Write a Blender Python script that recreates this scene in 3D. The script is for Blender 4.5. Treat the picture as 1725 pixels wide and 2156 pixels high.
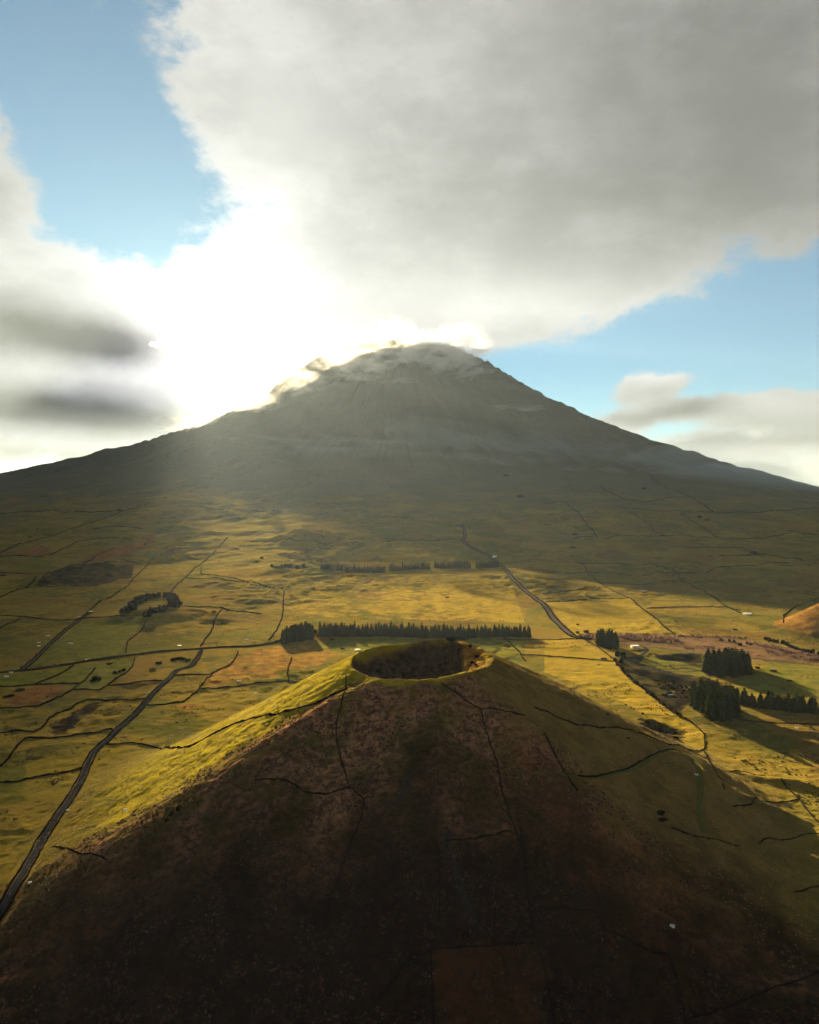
import bpy, bmesh, math, random
import numpy as np
from mathutils import Vector, Matrix

# ------------------------------------------------------------------ camera, world, sun, exposure
for o in list(bpy.data.objects):
    bpy.data.objects.remove(o)
scene = bpy.context.scene
COL = scene.collection
rad = math.radians

CAM_Z = 260.0                       # the drone's height, metres
UW, UH, UF = 1725.0, 2156.0, 1592.0  # frame size and focal length in picture units
UHOR = 1090.0                       # picture height of the true horizon
cam_d = bpy.data.cameras.new("camera")
cam = bpy.data.objects.new("camera", cam_d)
COL.objects.link(cam)
cam_d.sensor_fit = 'HORIZONTAL'
cam_d.sensor_width = 26.0
cam_d.lens = 26.0 * UF / UW
cam_d.clip_start = 1.0
cam_d.clip_end = 200000.0
PITCH = math.atan((UHOR - UH / 2) / UF)
cam.location = (0, 0, CAM_Z)
cam.rotation_euler = (rad(90) + PITCH, 0, 0)
scene.camera = cam

SUN_AZ, SUN_EL = rad(-16.5), rad(13.5)   # azimuth from +Y (east positive), elevation
SUN_DIR = Vector((math.sin(SUN_AZ) * math.cos(SUN_EL), math.cos(SUN_AZ) * math.cos(SUN_EL), math.sin(SUN_EL)))
sun_d = bpy.data.lights.new("sun", 'SUN')
sun_d.energy = 5.0
sun_d.angle = rad(0.3)
sun_d.color = (1.0, 0.77, 0.44)
sun = bpy.data.objects.new("sun", sun_d)
COL.objects.link(sun)
sun.rotation_euler = (-SUN_DIR).to_track_quat('-Z', 'Y').to_euler()
sun.location = (0, 0, 3000)

scene.view_settings.view_transform = 'Standard'
scene.view_settings.look = 'None'
scene.view_settings.gamma = 1.0
scene.view_settings.exposure = 2.75
scene.view_settings.use_curve_mapping = False
scene.render.engine = 'CYCLES'
scene.cycles.use_denoising = True
scene.cycles.use_adaptive_sampling = True
scene.cycles.adaptive_threshold = 0.025
scene.cycles.volume_bounces = 1
scene.cycles.max_bounces = 6
scene.cycles.diffuse_bounces = 3
scene.cycles.volume_step_rate = 1.0
scene.cycles.volume_max_steps = 256

def dir_of(u, v):
    """azimuth, elevation of a picture direction"""
    x, z = (u - UW / 2) / UF, (UHOR - v) / UF
    return math.atan(x), math.atan(z * math.cos(math.atan(x)))

# ---- node helper
class NT:
    def __init__(self, tree):
        self.t = tree
        self.n = tree.nodes
        self.l = tree.links
    def new(self, kind, **kw):
        nd = self.n.new(kind)
        for k, v in kw.items():
            setattr(nd, k, v)
        return nd
    def put(self, sock, val):
        if isinstance(val, bpy.types.NodeSocket):
            self.l.new(val, sock)
        elif val is not None:
            sock.default_value = val
    def math(self, op, a, b=None, c=None, clamp=False):
        nd = self.new('ShaderNodeMath', operation=op, use_clamp=clamp)
        for i, v in enumerate((a, b, c)):
            self.put(nd.inputs[i], v)
        return nd.outputs[0]
    def vmath(self, op, a, b=None, scale=None):
        nd = self.new('ShaderNodeVectorMath', operation=op)
        self.put(nd.inputs[0], a)
        if b is not None: self.put(nd.inputs[1], b)
        if scale is not None: self.put(nd.inputs['Scale'], scale)
        return nd.outputs['Value'] if op in ('DOT_PRODUCT', 'LENGTH', 'DISTANCE') else nd.outputs[0]
    def xyz(self, x, y, z=0.0):
        nd = self.new('ShaderNodeCombineXYZ')
        for i, v in enumerate((x, y, z)): self.put(nd.inputs[i], v)
        return nd.outputs[0]
    def sep(self, v):
        nd = self.new('ShaderNodeSeparateXYZ'); self.put(nd.inputs[0], v)
        return nd.outputs
    def noise(self, vec, scale, detail=4.0, rough=0.5, dist=0.0, out='Fac', lac=2.0):
        nd = self.new('ShaderNodeTexNoise', noise_dimensions='3D')
        self.put(nd.inputs['Vector'], vec)
        nd.inputs['Scale'].default_value = scale
        nd.inputs['Detail'].default_value = detail
        nd.inputs['Roughness'].default_value = rough
        nd.inputs['Lacunarity'].default_value = lac
        nd.inputs['Distortion'].default_value = dist
        return nd.outputs[out]
    def smooth(self, v, a, b, lo=0.0, hi=1.0):
        nd = self.new('ShaderNodeMapRange', interpolation_type='SMOOTHSTEP')
        self.put(nd.inputs['Value'], v)
        nd.inputs['From Min'].default_value = a; nd.inputs['From Max'].default_value = b
        nd.inputs['To Min'].default_value = lo; nd.inputs['To Max'].default_value = hi
        return nd.outputs['Result']
    def mix(self, f, a, b, blend='MIX'):
        nd = self.new('ShaderNodeMix', data_type='RGBA', blend_type=blend)
        self.put(nd.inputs['Factor'], f)
        for s, v in ((nd.inputs[6], a), (nd.inputs[7], b)):
            if isinstance(v, (tuple, list)): v = tuple(v) + ((1.0,) if len(v) == 3 else ())
            self.put(s, v)
        return nd.outputs[2]
    def fmix(self, f, a, b):
        nd = self.new('ShaderNodeMix', data_type='FLOAT')
        self.put(nd.inputs[0], f); self.put(nd.inputs[2], a); self.put(nd.inputs[3], b)
        return nd.outputs[0]
    def attr(self, name):
        return self.new('ShaderNodeAttribute', attribute_name=name)
    def mapping(self, vec, loc=(0, 0, 0), rot=(0, 0, 0), scale=(1, 1, 1), kind='POINT'):
        nd = self.new('ShaderNodeMapping', vector_type=kind)
        self.put(nd.inputs['Vector'], vec)
        nd.inputs['Location'].default_value = loc
        nd.inputs['Rotation'].default_value = rot
        nd.inputs['Scale'].default_value = scale
        return nd.outputs[0]
    def blob(self, vec, u, v, ru, rv, amp, rot=0.0):
        """soft elliptical patch in sky direction space"""
        a, e = dir_of(u, v)
        m = self.mapping(vec, (a, e, 0), (0, 0, rot), (ru / UF, rv / UF, 1), 'TEXTURE')
        d = self.vmath('DOT_PRODUCT', m, m)
        g = self.math('EXPONENT', self.math('MULTIPLY', d, -1.0))
        return self.math('MULTIPLY', g, amp)
    def addall(self, lst):
        s = lst[0]
        for x in lst[1:]:
            s = self.math('ADD', s, x)
        return s

world = bpy.data.worlds.new("World")
scene.world = world
world.use_nodes = True
def build_world():
    w = NT(world.node_tree)
    w.n.clear()
    out = w.new('ShaderNodeOutputWorld')
    bg = w.new('ShaderNodeBackground')
    w.l.new(bg.outputs[0], out.inputs[0])
    tc = w.new('ShaderNodeTexCoord').outputs['Generated']
    d = w.vmath('NORMALIZE', tc)
    dx, dy, dz = w.sep(d)
    sky = w.new('ShaderNodeTexSky', sky_type='NISHITA', sun_disc=False)
    sky.sun_elevation = SUN_EL
    sky.sun_rotation = SUN_AZ
    sky.altitude = 700
    sky.air_density = 1.0; sky.dust_density = 0.3; sky.ozone_density = 2.0
    skyc = w.mix(1.0, sky.outputs[0], (SKY_K * 0.62, SKY_K * 0.95, SKY_K * 0.98), 'MULTIPLY')
    az = w.math('ARCTAN2', dx, dy)
    el = w.math('ARCSINE', dz)
    ae = w.xyz(az, el, 0.0)
    # a wandering displacement so that no cloud edge is a clean curve; keyed on the 3-D direction, so there is no seam
    wn = w.noise(d, 5.0, 5.0, 0.58, out='Color')
    warp = w.vmath('MULTIPLY', w.vmath('SUBTRACT', wn, (0.5, 0.5, 0.5)), (0.09, 0.07, 0.0))
    p = w.vmath('ADD', ae, warp)
    warp2 = w.vmath('MULTIPLY', w.vmath('SUBTRACT', wn, (0.5, 0.5, 0.5)), (0.10, 0.035, 0.0))
    p2 = w.vmath('ADD', ae, warp2)
    dn = w.vmath('MULTIPLY', d, (1.0, 1.0, 1.9))
    f1 = w.noise(dn, 8.5, 8.0, 0.62)
    fw = w.noise(w.vmath('ADD', dn, w.vmath('SCALE', wn, scale=0.12)), 26.0, 5.0, 0.62)
    f2 = w.noise(dn, 3.0, 4.0, 0.5)
    # --- how much cloud: an almost closed cover with openings
    B = lambda *a, **k: w.blob(p, *a, **k)
    cover = w.addall([
        w.math('MULTIPLY', w.math('SUBTRACT', f1, 0.5), 3.8),
        w.math('MULTIPLY', w.math('SUBTRACT', fw, 0.5), 1.7),
        w.math('MULTIPLY', w.math('SUBTRACT', f2, 0.5), 0.55),
        w.math('ADD', 0.80, 0.0), B(1150, 250, 520, 300, 1.0), B(1560, 330, 200, 130, 0.8),
        # blue gap on the west side
        B(130, 40, 150, 190, -1.7), B(190, 280, 150, 180, -2.0), B(330, 420, 105, 110, -1.5), B(20, 90, 140, 110, -0.9), B(130, 440, 130, 60, -1.1),
        B(-15, 200, 75, 60, 1.7), B(-10, 380, 110, 70, 1.7), B(150, 545, 130, 60, 0.9), B(185, 20, 55, 45, 1.2),
        B(560, 200, 200, 260, 0.6),
        # blue gap east of the summit
        B(1640, 660, 260, 105, -2.1, rot=rad(12)), B(1330, 750, 280, 75, -2.0, rot=rad(8)), B(1130, 775, 140, 55, -1.2),
        B(1640, 790, 240, 60, -1.7), B(1350, 850, 240, 50, -1.5), B(1600, 900, 240, 40, -0.7),
        B(1385, 796, 120, 44, 4.2), B(1400, 862, 170, 26, 2.2), B(1660, 868, 130, 40, 3.4), B(1560, 745, 50, 14, 1.5), B(1420, 700, 60, 16, 1.3),
        B(1680, 955, 260, 30, 1.3), B(1240, 590, 300, 60, 0.5),
        B(930, 640, 330, 130, 0.6), B(300, 640, 330, 80, 0.7), B(100, 800, 400, 140, 0.8),
    ])
    # below eye level and right at the horizon: closed cloud bank
    alpha = w.smooth(cover, -0.15, 0.95)
    thick = w.smooth(cover, 0.3, 2.2)
    # --- brightness of the cloud: thin rims let the sun through, deep cores are grey
    D = lambda *a, **k: w.blob(p2, *a, **k)
    shade = w.addall([
        w.math('MULTIPLY', thick, 0.20),
        w.math('MULTIPLY', w.math('SUBTRACT', f2, 0.5), 0.55), w.math('MULTIPLY', w.math('SUBTRACT', f1, 0.5), 0.18),
        D(40, 690, 300, 50, 0.66), D(250, 722, 180, 40, 0.42), D(40, 850, 280, 40, 0.70), D(280, 880, 190, 22, 0.38), D(60, 955, 260, 16, 0.60),
        D(1600, 160, 430, 400, 0.26), D(1080, 400, 330, 190, 0.14), D(1480, 420, 260, 130, 0.08), D(800, 300, 160, 240, 0.05),
        D(1400, 872, 130, 16, 0.40), D(1480, 850, 60, 18, 0.35), D(1660, 925, 200, 12, 0.35), D(1660, 1015, 260, 36, 0.45),
        D(1380, 778, 90, 32, -0.55), D(1640, 850, 120, 26, -0.40), D(1640, 965, 180, 14, -0.25),
        D(1200, 640, 420, 60, -0.34), D(560, 330, 190, 320, -0.30), D(900, 640, 330, 110, -0.26),
        D(140, 775, 160, 25, -0.15),
    ])
    shade = w.math('MAXIMUM', w.math('MINIMUM', shade, 0.93), -0.40)
    sdot = w.math('MAXIMUM', w.vmath('DOT_PRODUCT', d, tuple(SUN_DIR)), 0.0)
    glow0 = w.math('POWER', sdot, 3.0)
    glow1 = w.math('POWER', sdot, 14.0)
    glow2 = w.math('POWER', sdot, 110.0)
    lit = w.math('SUBTRACT', 1.0, shade)
    lum = w.math('MULTIPLY', w.math('POWER', lit, 1.25), w.math('ADD', w.math('ADD', 0.50, w.math('MULTIPLY', glow0, 0.48)), w.math('MULTIPLY', glow1, 0.10)))
    lum = w.math('ADD', lum, w.math('MULTIPLY', glow2, w.math('MULTIPLY', w.math('ADD', lit, 0.20), 1.1)))
    lum = w.math('ADD', lum, 0.05)
    ccol = w.mix(w.math('MAXIMUM', shade, 0.0), (1.0, 0.995, 0.96), (0.92, 0.93, 0.93))
    cloud = w.vmath('SCALE', ccol, scale=w.math('MULTIPLY', lum, CLOUD_K))
    # sun glare through thin air and cloud round the sun itself
    halo = w.vmath('SCALE', w.xyz(1.0, 0.95, 0.86), scale=w.math('MULTIPLY', w.math('POWER', sdot, 700.0), CLOUD_K * 1.6))
    col = w.mix(alpha, skyc, cloud)
    col = w.vmath('ADD', col, halo)
    # below the horizon the world is dim (the ground sheet covers it anyway)
    col = w.mix(w.smooth(dz, -0.06, -0.01), (CLOUD_K * 0.25, CLOUD_K * 0.27, CLOUD_K * 0.29), col)
    w.l.new(col, bg.inputs[0])
    bg.inputs[1].default_value = 0.1
SKY_K = 0.160
CLOUD_K = 0.84
build_world()
world.cycles.sampling_method = 'MANUAL'
world.cycles.sample_map_resolution = 512

# ------------------------------------------------------------------ noise and the height of the land
_rs = np.random.RandomState(11)
_perm = np.concatenate([_rs.permutation(512)] * 3).astype(np.int64)
_ga = _rs.rand(512) * 2 * np.pi
_gx, _gy = np.cos(_ga), np.sin(_ga)
def perlin(x, y):
    xi = np.floor(x); yi = np.floor(y)
    xf, yf = x - xi, y - yi
    xi = xi.astype(np.int64) & 511; yi = yi.astype(np.int64) & 511
    u = xf * xf * xf * (xf * (xf * 6 - 15) + 10); v = yf * yf * yf * (yf * (yf * 6 - 15) + 10)
    x1 = (xi + 1) & 511; y1 = (yi + 1) & 511
    a = _perm[_perm[xi] + yi]; b = _perm[_perm[x1] + yi]; c = _perm[_perm[xi] + y1]; d = _perm[_perm[x1] + y1]
    n00 = _gx[a] * xf + _gy[a] * yf
    n10 = _gx[b] * (xf - 1) + _gy[b] * yf
    n01 = _gx[c] * xf + _gy[c] * (yf - 1)
    n11 = _gx[d] * (xf - 1) + _gy[d] * (yf - 1)
    return (n00 * (1 - u) + n10 * u) * (1 - v) + (n01 * (1 - u) + n11 * u) * v
def fbm(x, y, scale, octv=4, gain=0.5, seed=0.0, ridged=False):
    s = np.zeros_like(x); a = 1.0; f = 1.0 / scale
    for i in range(octv):
        n = perlin(x * f + seed * 17.3 + i * 31.7, y * f - seed * 9.1 + i * 12.9)
        s += a * ((0.5 - np.abs(n)) * 2 - 0.5 if ridged else n)
        a *= gain; f *= 2.03
    return s
def sstep(a, b, x):
    t = np.clip((x - a) / (b - a), 0, 1)
    return t * t * (3 - 2 * t)
def smax(a, b, k):
    h = np.clip(0.5 + 0.5 * (a - b) / k, 0, 1)
    return b + (a - b) * h + k * h * (1 - h)

MX, MY = -170.0, 10000.0            # axis of the great volcano
PR = np.array([0, 500, 900, 1165, 1500, 1976, 2480, 3548, 4428, 5590, 6300, 6900, 7500, 8200, 8863, 9300, 9700, 10200, 11000, 14000, 20000, 30000, 90000.])
PZ = np.array([2215, 2195, 2115, 1985, 1770, 1480, 1200, 740, 450, 95, -20, -90, -150, -182, -203, -219, -236, -258, -290, -460, -640, -690, -690.])
PZL = np.array([2215, 2195, 2110, 1950, 1690, 1330, 1050, 720, 510, 190, 40, -70, -150, -182, -203, -219, -236, -258, -290, -460, -640, -690, -690.])
PZF = np.array([2215, 2195, 2115, 1960, 1740, 1420, 1150, 690, 400, 150, 40, -60, -145, -182, -203, -219, -236, -258, -290, -460, -640, -690, -690.])
_rr = np.linspace(0, 90000, 18001)
def _smooth_profile(z):
    q = np.interp(_rr, PR, z)
    k = np.hanning(91); k /= k.sum()
    qs = np.convolve(np.pad(q, 45, mode='edge'), k, mode='valid')
    return qs
_PR_R, _PR_L, _PR_F = _smooth_profile(PZ), _smooth_profile(PZL), _smooth_profile(PZF)
CX, CY, RIM = 9.0, 612.0, 57.0      # the grassy cone with the crater
def land(x, y, rough=True):
    """height in metres, z = 0 about 260 m below the drone"""
    x = np.asarray(x, float); y = np.asarray(y, float)
    r = np.hypot(x - MX, y - MY)
    left = sstep(-0.05, 0.25, (MX - x) / (r + 1.0))
    z = np.interp(r, _rr, _PR_R) * (1 - left) + np.interp(r, _rr, _PR_L) * left
    front = sstep(0.35, 0.93, (MY - y) / (r + 1.0))
    z = z * (1 - front) + np.interp(r, _rr, _PR_F) * front
    far = sstep(5200, 3800, r)
    ang = np.arctan2(x - MX, y - MY)
    if rough:
        # gullies on the volcano
        g = fbm(np.sin(ang) * 30, np.cos(ang) * 30, 1.0, 3, 0.55, seed=5)
        z = z + far * g * 60 + far * fbm(x, y, 480, 4, 0.5, seed=2) * 60
    for (hx, hy, hr, hh, cr, cd) in HILLS:
        dd = np.hypot(x - hx, y - hy)
        m = dd < hr * 1.6
        if m.any():
            t = dd / hr
            h = hh * np.clip(1 - t, 0, 1)
            h = hh * (np.sqrt((1 - t) ** 2 + 0.02) + (1 - t)) * 0.5
            h = np.where(t > 1.5, 0, h)
            if cr > 0:
                tt = dd / cr
                h = np.where(tt < 1.25, np.minimum(h, hh * (1 - cr / hr) - cd * np.clip(1 - tt * tt, -1, 1)), h)
            z = z + np.where(m, h, 0)
    # ---- the cone
    dx, dy = x - CX, y - CY
    d = np.hypot(dx, dy); th = np.arctan2(dx, -dy)     # 0 = towards the drone, + = east
    rimz = -113.5 + 3.5 * np.cos(th - rad(125)) - 3.0 * np.cos(th) + 1.2 * np.sin(3 * th + 0.6)
    rimr = RIM * (1 + 0.04 * np.sin(2 * th + 0.4) + 0.025 * np.sin(5 * th))
    if rough:
        rimr = rimr * (1 + 0.06 * fbm(np.cos(th) * 1.8, np.sin(th) * 1.8, 1.0, 3, 0.45, 7))
        rimz = rimz + 2.2 * fbm(np.cos(th) * 1.6, np.sin(th) * 1.6, 1.0, 3, 0.45, 8)
    sl = 0.50 + 0.03 * np.sin(th * 2) - 0.075 * np.exp(-((th + 0.74) / 0.36) ** 2)
    cone = rimz - sl * (d - rimr) - 0.00006 * (d - rimr) ** 2
    if rough:
        fl = np.clip((d - rimr) / 60, 0, 1)
        cone = cone + fl * 4.5 * fbm(th * 2.6 + 3, d / 140, 1.0, 3, 0.5, 3)
    # spur on the east side, where the ridge runs out to the little quarry
    sp = np.exp(-((th - 1.62) / 0.22) ** 2) * sstep(80, 170, d) * sstep(330, 230, d)
    cone = cone + 2.0 * sp
    sp2 = np.exp(-((th + 0.70 + 0.18 * (d - 60) / 180) / 0.13) ** 2) * sstep(55, 110, d) * sstep(340, 250, d)
    cone = cone + 7.0 * sp2
    base = z
    zz = smax(cone, base, 14.0)
    zz = np.where(d < 420, zz, base)
    # crater bowl
    inn = rimr - d
    east = np.exp(-((th - 1.62) / 0.75) ** 2)
    rin = rimr * (1 - 0.36 * east)
    t_in = np.clip((rin - d) / (rin * 0.72), 0, 1)
    dep = 1 - (1 - t_in) ** 1.75
    bowl = rimz - np.where(inn > 0, 45 * dep + 0.32 * np.clip(inn, 0, None) * east, 0)
    zz = np.where(inn > -3, np.minimum(zz, bowl + np.clip(-inn, 0, 3) * 0.0), zz)
    conem = sstep(-6, 8, zz - base)
    for (hx, hy, rx, ry, rot, hh) in BUMPS:
        c, s = math.cos(rot), math.sin(rot)
        ax = ((x - hx) * c + (y - hy) * s) / rx; ay = (-(x - hx) * s + (y - hy) * c) / ry
        q = ax * ax + ay * ay
        zz = zz + np.where(q < 9, hh * np.exp(-np.minimum(q, 9) * 1.3), 0)
    if rough:
        dist = np.hypot(x, y)
        plain = (1 - conem)
        # hummocky lava pasture: long low swells and small humps
        hum = sstep(-0.15, 0.35, fbm(x, y, 340, 3, 0.5, 21))
        calm = np.ones_like(x)
        for (fx, fy, fr) in CALM:
            calm *= 1 - 0.8 * np.exp(-(((x - fx) ** 2 + (y - fy) ** 2) / fr ** 2) ** 2)
        amp = plain * calm * (0.35 + 0.65 * hum)
        zz = zz + plain * 5.0 * fbm(x, y, 190, 2, 0.5, 31) * (0.4 + 0.6 * calm)
        zz = zz + amp * (6.0 + 3.0 * sstep(1300, 1900, dist)) * fbm(x * 0.8, y, 52, 3, 0.52, 41)
        zz = zz + amp * (3.0 + 3.0 * sstep(1300, 2000, dist)) * fbm(x, y, 25, 2, 0.5, 51, ridged=True) * sstep(4500, 1800, dist)
        zz = zz + far * 0
        mid = sstep(1700, 2600, dist) * sstep(9000, 5000, dist)
        zz = zz + mid * 13.0 * fbm(x, y, 110, 4, 0.52, 61) * (0.4 + hum)
        zz = zz + conem * (0.9 * fbm(x, y, 8.5, 3, 0.55, 71) + 0.55 * sstep(750, 600, dist) * fbm(x, y, 3.6, 2, 0.5, 73, ridged=True)) + (1 - conem) * 0.25 * fbm(x, y, 6.0, 2, 0.5, 72) * sstep(1500, 700, dist)
        # inside of the crater is scrubby and broken
        ci = sstep(0, 8, inn)
        zz = zz + sstep(4, 14, inn) * (2.2 * fbm(x, y, 11, 3, 0.55, 81))
    return zz + CAM_Z
HILLS, BUMPS, CALM = [], [], []

def ground(u, v, rough=False):
    """the point of the land seen in a picture direction (arrays)"""
    u = np.atleast_1d(np.asarray(u, float)); v = np.atleast_1d(np.asarray(v, float))
    dxs = (u - UW / 2) / UF; dzs = (UHOR - v) / UF
    t = np.geomspace(200, 16000, 900)
    X = dxs[:, None] * t[None]; Y = np.broadcast_to(t[None], X.shape); Z = CAM_Z + dzs[:, None] * t[None]
    below = Z < land(X, Y, rough)
    i = np.argmax(below, axis=1); i = np.where(below.any(axis=1), np.maximum(i, 1), len(t) - 1)
    lo, hi = t[i - 1], t[i]
    for _ in range(22):
        m = (lo + hi) / 2
        b = (CAM_Z + dzs * m) < land(dxs * m, m, rough)
        hi = np.where(b, m, hi); lo = np.where(b, lo, m)
    m = hi
    return np.stack([dxs * m, m, land(dxs * m, m, True)], axis=1)

# ------------------------------------------------------------------ places, given as picture directions and dropped on the land
ZO = {1: (0, 1700, .3357), 2: (1000, 1700, .3357), 3: (2177, 1700, .3357), 4: (0, 2600, .3357), 5: (1000, 2600, .3357),
      6: (2177, 2500, .3357), 8: (1000, 3300, .6948)}
def Z(k, pts):
    ox, oy, sc = ZO[k]
    return [(ox / 1.8997 + sc * x, oy / 1.8997 + sc * y) for x, y in pts]
def G(u, v): return ground([u], [v])[0]
def GZ(k, x, y): return G(*Z(k, [(x, y)])[0])
def drop(pts):
    a = np.array(pts, float)
    return ground(a[:, 0], a[:, 1])
def hill_at(u, v, hr, hh, cr=0, cd=0):
    p = G(u, v); HILLS.append((p[0], p[1], hr, hh, cr, cd))
hill_at(332, 1300, 92, 24, 40, 13)      # horseshoe hill
hill_at(612, 1203, 135, 26, 62, 24)     # wooded crater
hill_at(638, 1135, 135, 46)             # low cone beyond it
hill_at(358, 1115, 90, 24, 40, 14)      # dark round hill
hill_at(1760, 1330, 105, 62)            # orange hill at the east edge
hill_at(1700, 1222, 150, 38, 50, 10)    # dark heathy hill
def bump(u, v, rx, ry, rot, h):
    p = G(u, v); BUMPS.append((p[0], p[1], rx, ry, rad(rot), h))
def zb(k, x, y, *a):
    u, v = Z(k, [(x, y)])[0]; bump(u, v, *a)
_hs = HILLS[0]
BUMPS.append((_hs[0] - 45, _hs[1] - 42, 40, 22, rad(45), -13))
zb(6, 1560, 740, 46, 9, -38, 7.0); zb(6, 1720, 700, 40, 7, -38, 5.0)
zb(6, 1420, 1180, 24, 12, -20, 6.5); zb(6, 1420, 980, 22, 9, -30, 5.0); zb(6, 1610, 1000, 26, 7, -40, 4.0)
zb(6, 1680, 1520, 15, 11, 10, 6.0); zb(6, 1480, 1400, 22, 10, -20, 3.5); zb(6, 1180, 1450, 26, 10, 20, 3.0); zb(6, 1650, 1680, 20, 10, 10, 4.0)
zb(6, 740, 650, 20, 9, -30, -7.0)
zb(6, 780, 330, 50, 16, -45, -9.0); zb(6, 850, 200, 40, 18, -10, -7.0)
zb(8, 1450, 300, 26, 16, 20, 5.0); zb(8, 1600, 300, 24, 14, 20, 5.0); zb(8, 1000, 540, 14, 9, 0, 3.0); zb(8, 1200, 430, 12, 6, 20, 2.5)
zb(1, 1550, 1110, 38, 12, 10, 7.0); zb(1, 1390, 1010, 40, 12, 10, 6.0); zb(1, 1370, 1230, 30, 12, 0, 5.0); zb(1, 1270, 1180, 30, 10, 0, 4.0)
zb(2, 50, 1120, 40, 16, 0, 9.0)
for (u, v, r) in [(900, 1372, 110), (1290, 1290, 140), (1240, 1400, 110), (1580, 1420, 70), (900, 1260, 190), (1150, 1330, 120),
                  (170, 1350, 130), (250, 1330, 90), (1080, 1420, 60), (380, 1395, 90), (100, 1420, 90), (200, 1430, 70)]:
    p = G(u, v); CALM.append((p[0], p[1], r))
CALM = [(a, b, c) for a, b, c in CALM]

def resample(P, step):
    """even points along a polyline (n,2), rounded a little"""
    P = np.asarray(P, float)
    seg = np.hypot(*np.diff(P, axis=0).T); L = np.concatenate([[0], np.cumsum(seg)])
    n = max(2, int(L[-1] / step) + 1)
    q = np.linspace(0, L[-1], n)
    out = np.stack([np.interp(q, L, P[:, 0]), np.interp(q, L, P[:, 1])], axis=1)
    return out
def soften(Q, k=2, it=2):
    Q = Q.copy()
    for _ in range(it):
        if len(Q) > 4:
            Q[1:-1] = (Q[:-2] + 2 * Q[1:-1] + Q[2:]) / 4
    return Q

# ---- roads and tracks: centre lines first, the land is levelled under them
ROADS = {}
def road_line(key, pts, width, step=4.0, it=6):
    P = drop(pts)[:, :2]
    Q = soften(resample(P, step), it=it)
    z = land(Q[:, 0], Q[:, 1])
    for _ in range(14):
        z[1:-1] = (z[:-2] + 2 * z[1:-1] + z[2:]) / 4
    ROADS[key] = (Q, z, width)
main_pts = Z(1, [(1270, 1405), (1240, 1470), (1200, 1520)]) + Z(4, [(1110, 130), (1060, 190), (990, 260), (920, 330), (850, 410), (760, 480), (690, 550), (610, 620),
            (562, 690), (530, 780), (480, 880), (420, 970), (340, 1080), (280, 1170), (210, 1310), (140, 1430), (60, 1560), (-60, 1740), (-200, 1920)])
road_line('main', main_pts, 3.8)
lane_pts = Z(1, [(-60, 1562), (150, 1540), (400, 1505), (600, 1470), (850, 1445), (1050, 1420), (1250, 1410), (1400, 1396), (1600, 1384), (1700, 1368), (1790, 1345)])
road_line('lane', lane_pts, 4.2)
road_line('track', Z(1, [(145, 1532), (240, 1450), (330, 1360), (420, 1280), (500, 1222), (560, 1178)]), 3.6)
east_pts = Z(2, [(1325, 622), (1345, 660), (1350, 700), (1332, 722), (1360, 755), (1430, 785), (1500, 815), (1560, 870), (1610, 910), (1660, 980)]) + \
           Z(3, [(0, 1130), (50, 1200), (110, 1265), (170, 1320), (200, 1342), (300, 1350)])
road_line('east', east_pts, 9.0, step=6)
road_line('far', Z(2, [(690, 570), (850, 580), (1030, 590), (1150, 612), (1310, 617), (1450, 622), (1600, 612), (1725, 600)]) + Z(3, [(200, 535), (330, 520), (450, 515)]), 7.0, step=12)
road_line('yard', Z(6, [(185, 80), (290, 90), (420, 120), (520, 130), (620, 132), (648, 155), (610, 185), (560, 205), (535, 225), (555, 250), (640, 270), (760, 300), (900, 330), (1000, 350), (1150, 380)]), 5.0, step=3)
road_line('loop', Z(6, [(680, 255), (720, 285), (820, 290), (960, 285), (1010, 275), (980, 250), (880, 250), (780, 248), (800, 265), (900, 268), (1000, 290), (1045, 325)]), 3.0, step=2.5)
road_line('hedge_road', Z(6, [(650, 135), (800, 150), (980, 178), (1290, 205), (1450, 222), (1600, 235), (1760, 250)]), 4.5, step=4)
road_line('green', Z(6, [(-60, 930), (130, 945), (280, 962), (400, 932), (520, 882), (640, 852), (760, 797), (860, 792), (930, 840), (970, 920), (980, 1050), (965, 1150), (1000, 1280)]), 4.2, step=2.5)
road_line('gully', Z(5, [(990, 770), (1000, 800), (960, 880), (930, 930), (800, 965)]), 1.4, step=2)
road_line('gully2', Z(5, [(1250, 1130), (1215, 1195), (1260, 1270), (1300, 1400), (1350, 1550), (1400, 1680)]), 1.8, step=2)

def seg_dist(x, y, Q, z, rmax):
    """distance to a polyline and the line's height at the nearest point, for points near it"""
    D = np.full(x.shape, 1e9); ZZ = np.zeros(x.shape)
    m = (x > Q[:, 0].min() - rmax) & (x < Q[:, 0].max() + rmax) & (y > Q[:, 1].min() - rmax) & (y < Q[:, 1].max() + rmax)
    idx = np.nonzero(m)[0]
    xs, ys = x[idx], y[idx]
    d = np.full(xs.shape, 1e9); zz = np.zeros(xs.shape)
    for i in range(len(Q) - 1):
        a, b = Q[i], Q[i + 1]
        mm = np.nonzero((xs > min(a[0], b[0]) - rmax) & (xs < max(a[0], b[0]) + rmax) & (ys > min(a[1], b[1]) - rmax) & (ys < max(a[1], b[1]) + rmax))[0]
        if len(mm) == 0: continue
        px, py = xs[mm] - a[0], ys[mm] - a[1]
        e = b - a; t = np.clip((px * e[0] + py * e[1]) / (e @ e + 1e-9), 0, 1)
        q = np.hypot(px - t * e[0], py - t * e[1])
        w = q < d[mm]
        d[mm] = np.where(w, q, d[mm]); zz[mm] = np.where(w, z[i] + t * (z[i + 1] - z[i]), zz[mm])
    D[idx] = d; ZZ[idx] = zz
    return D, ZZ

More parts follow.
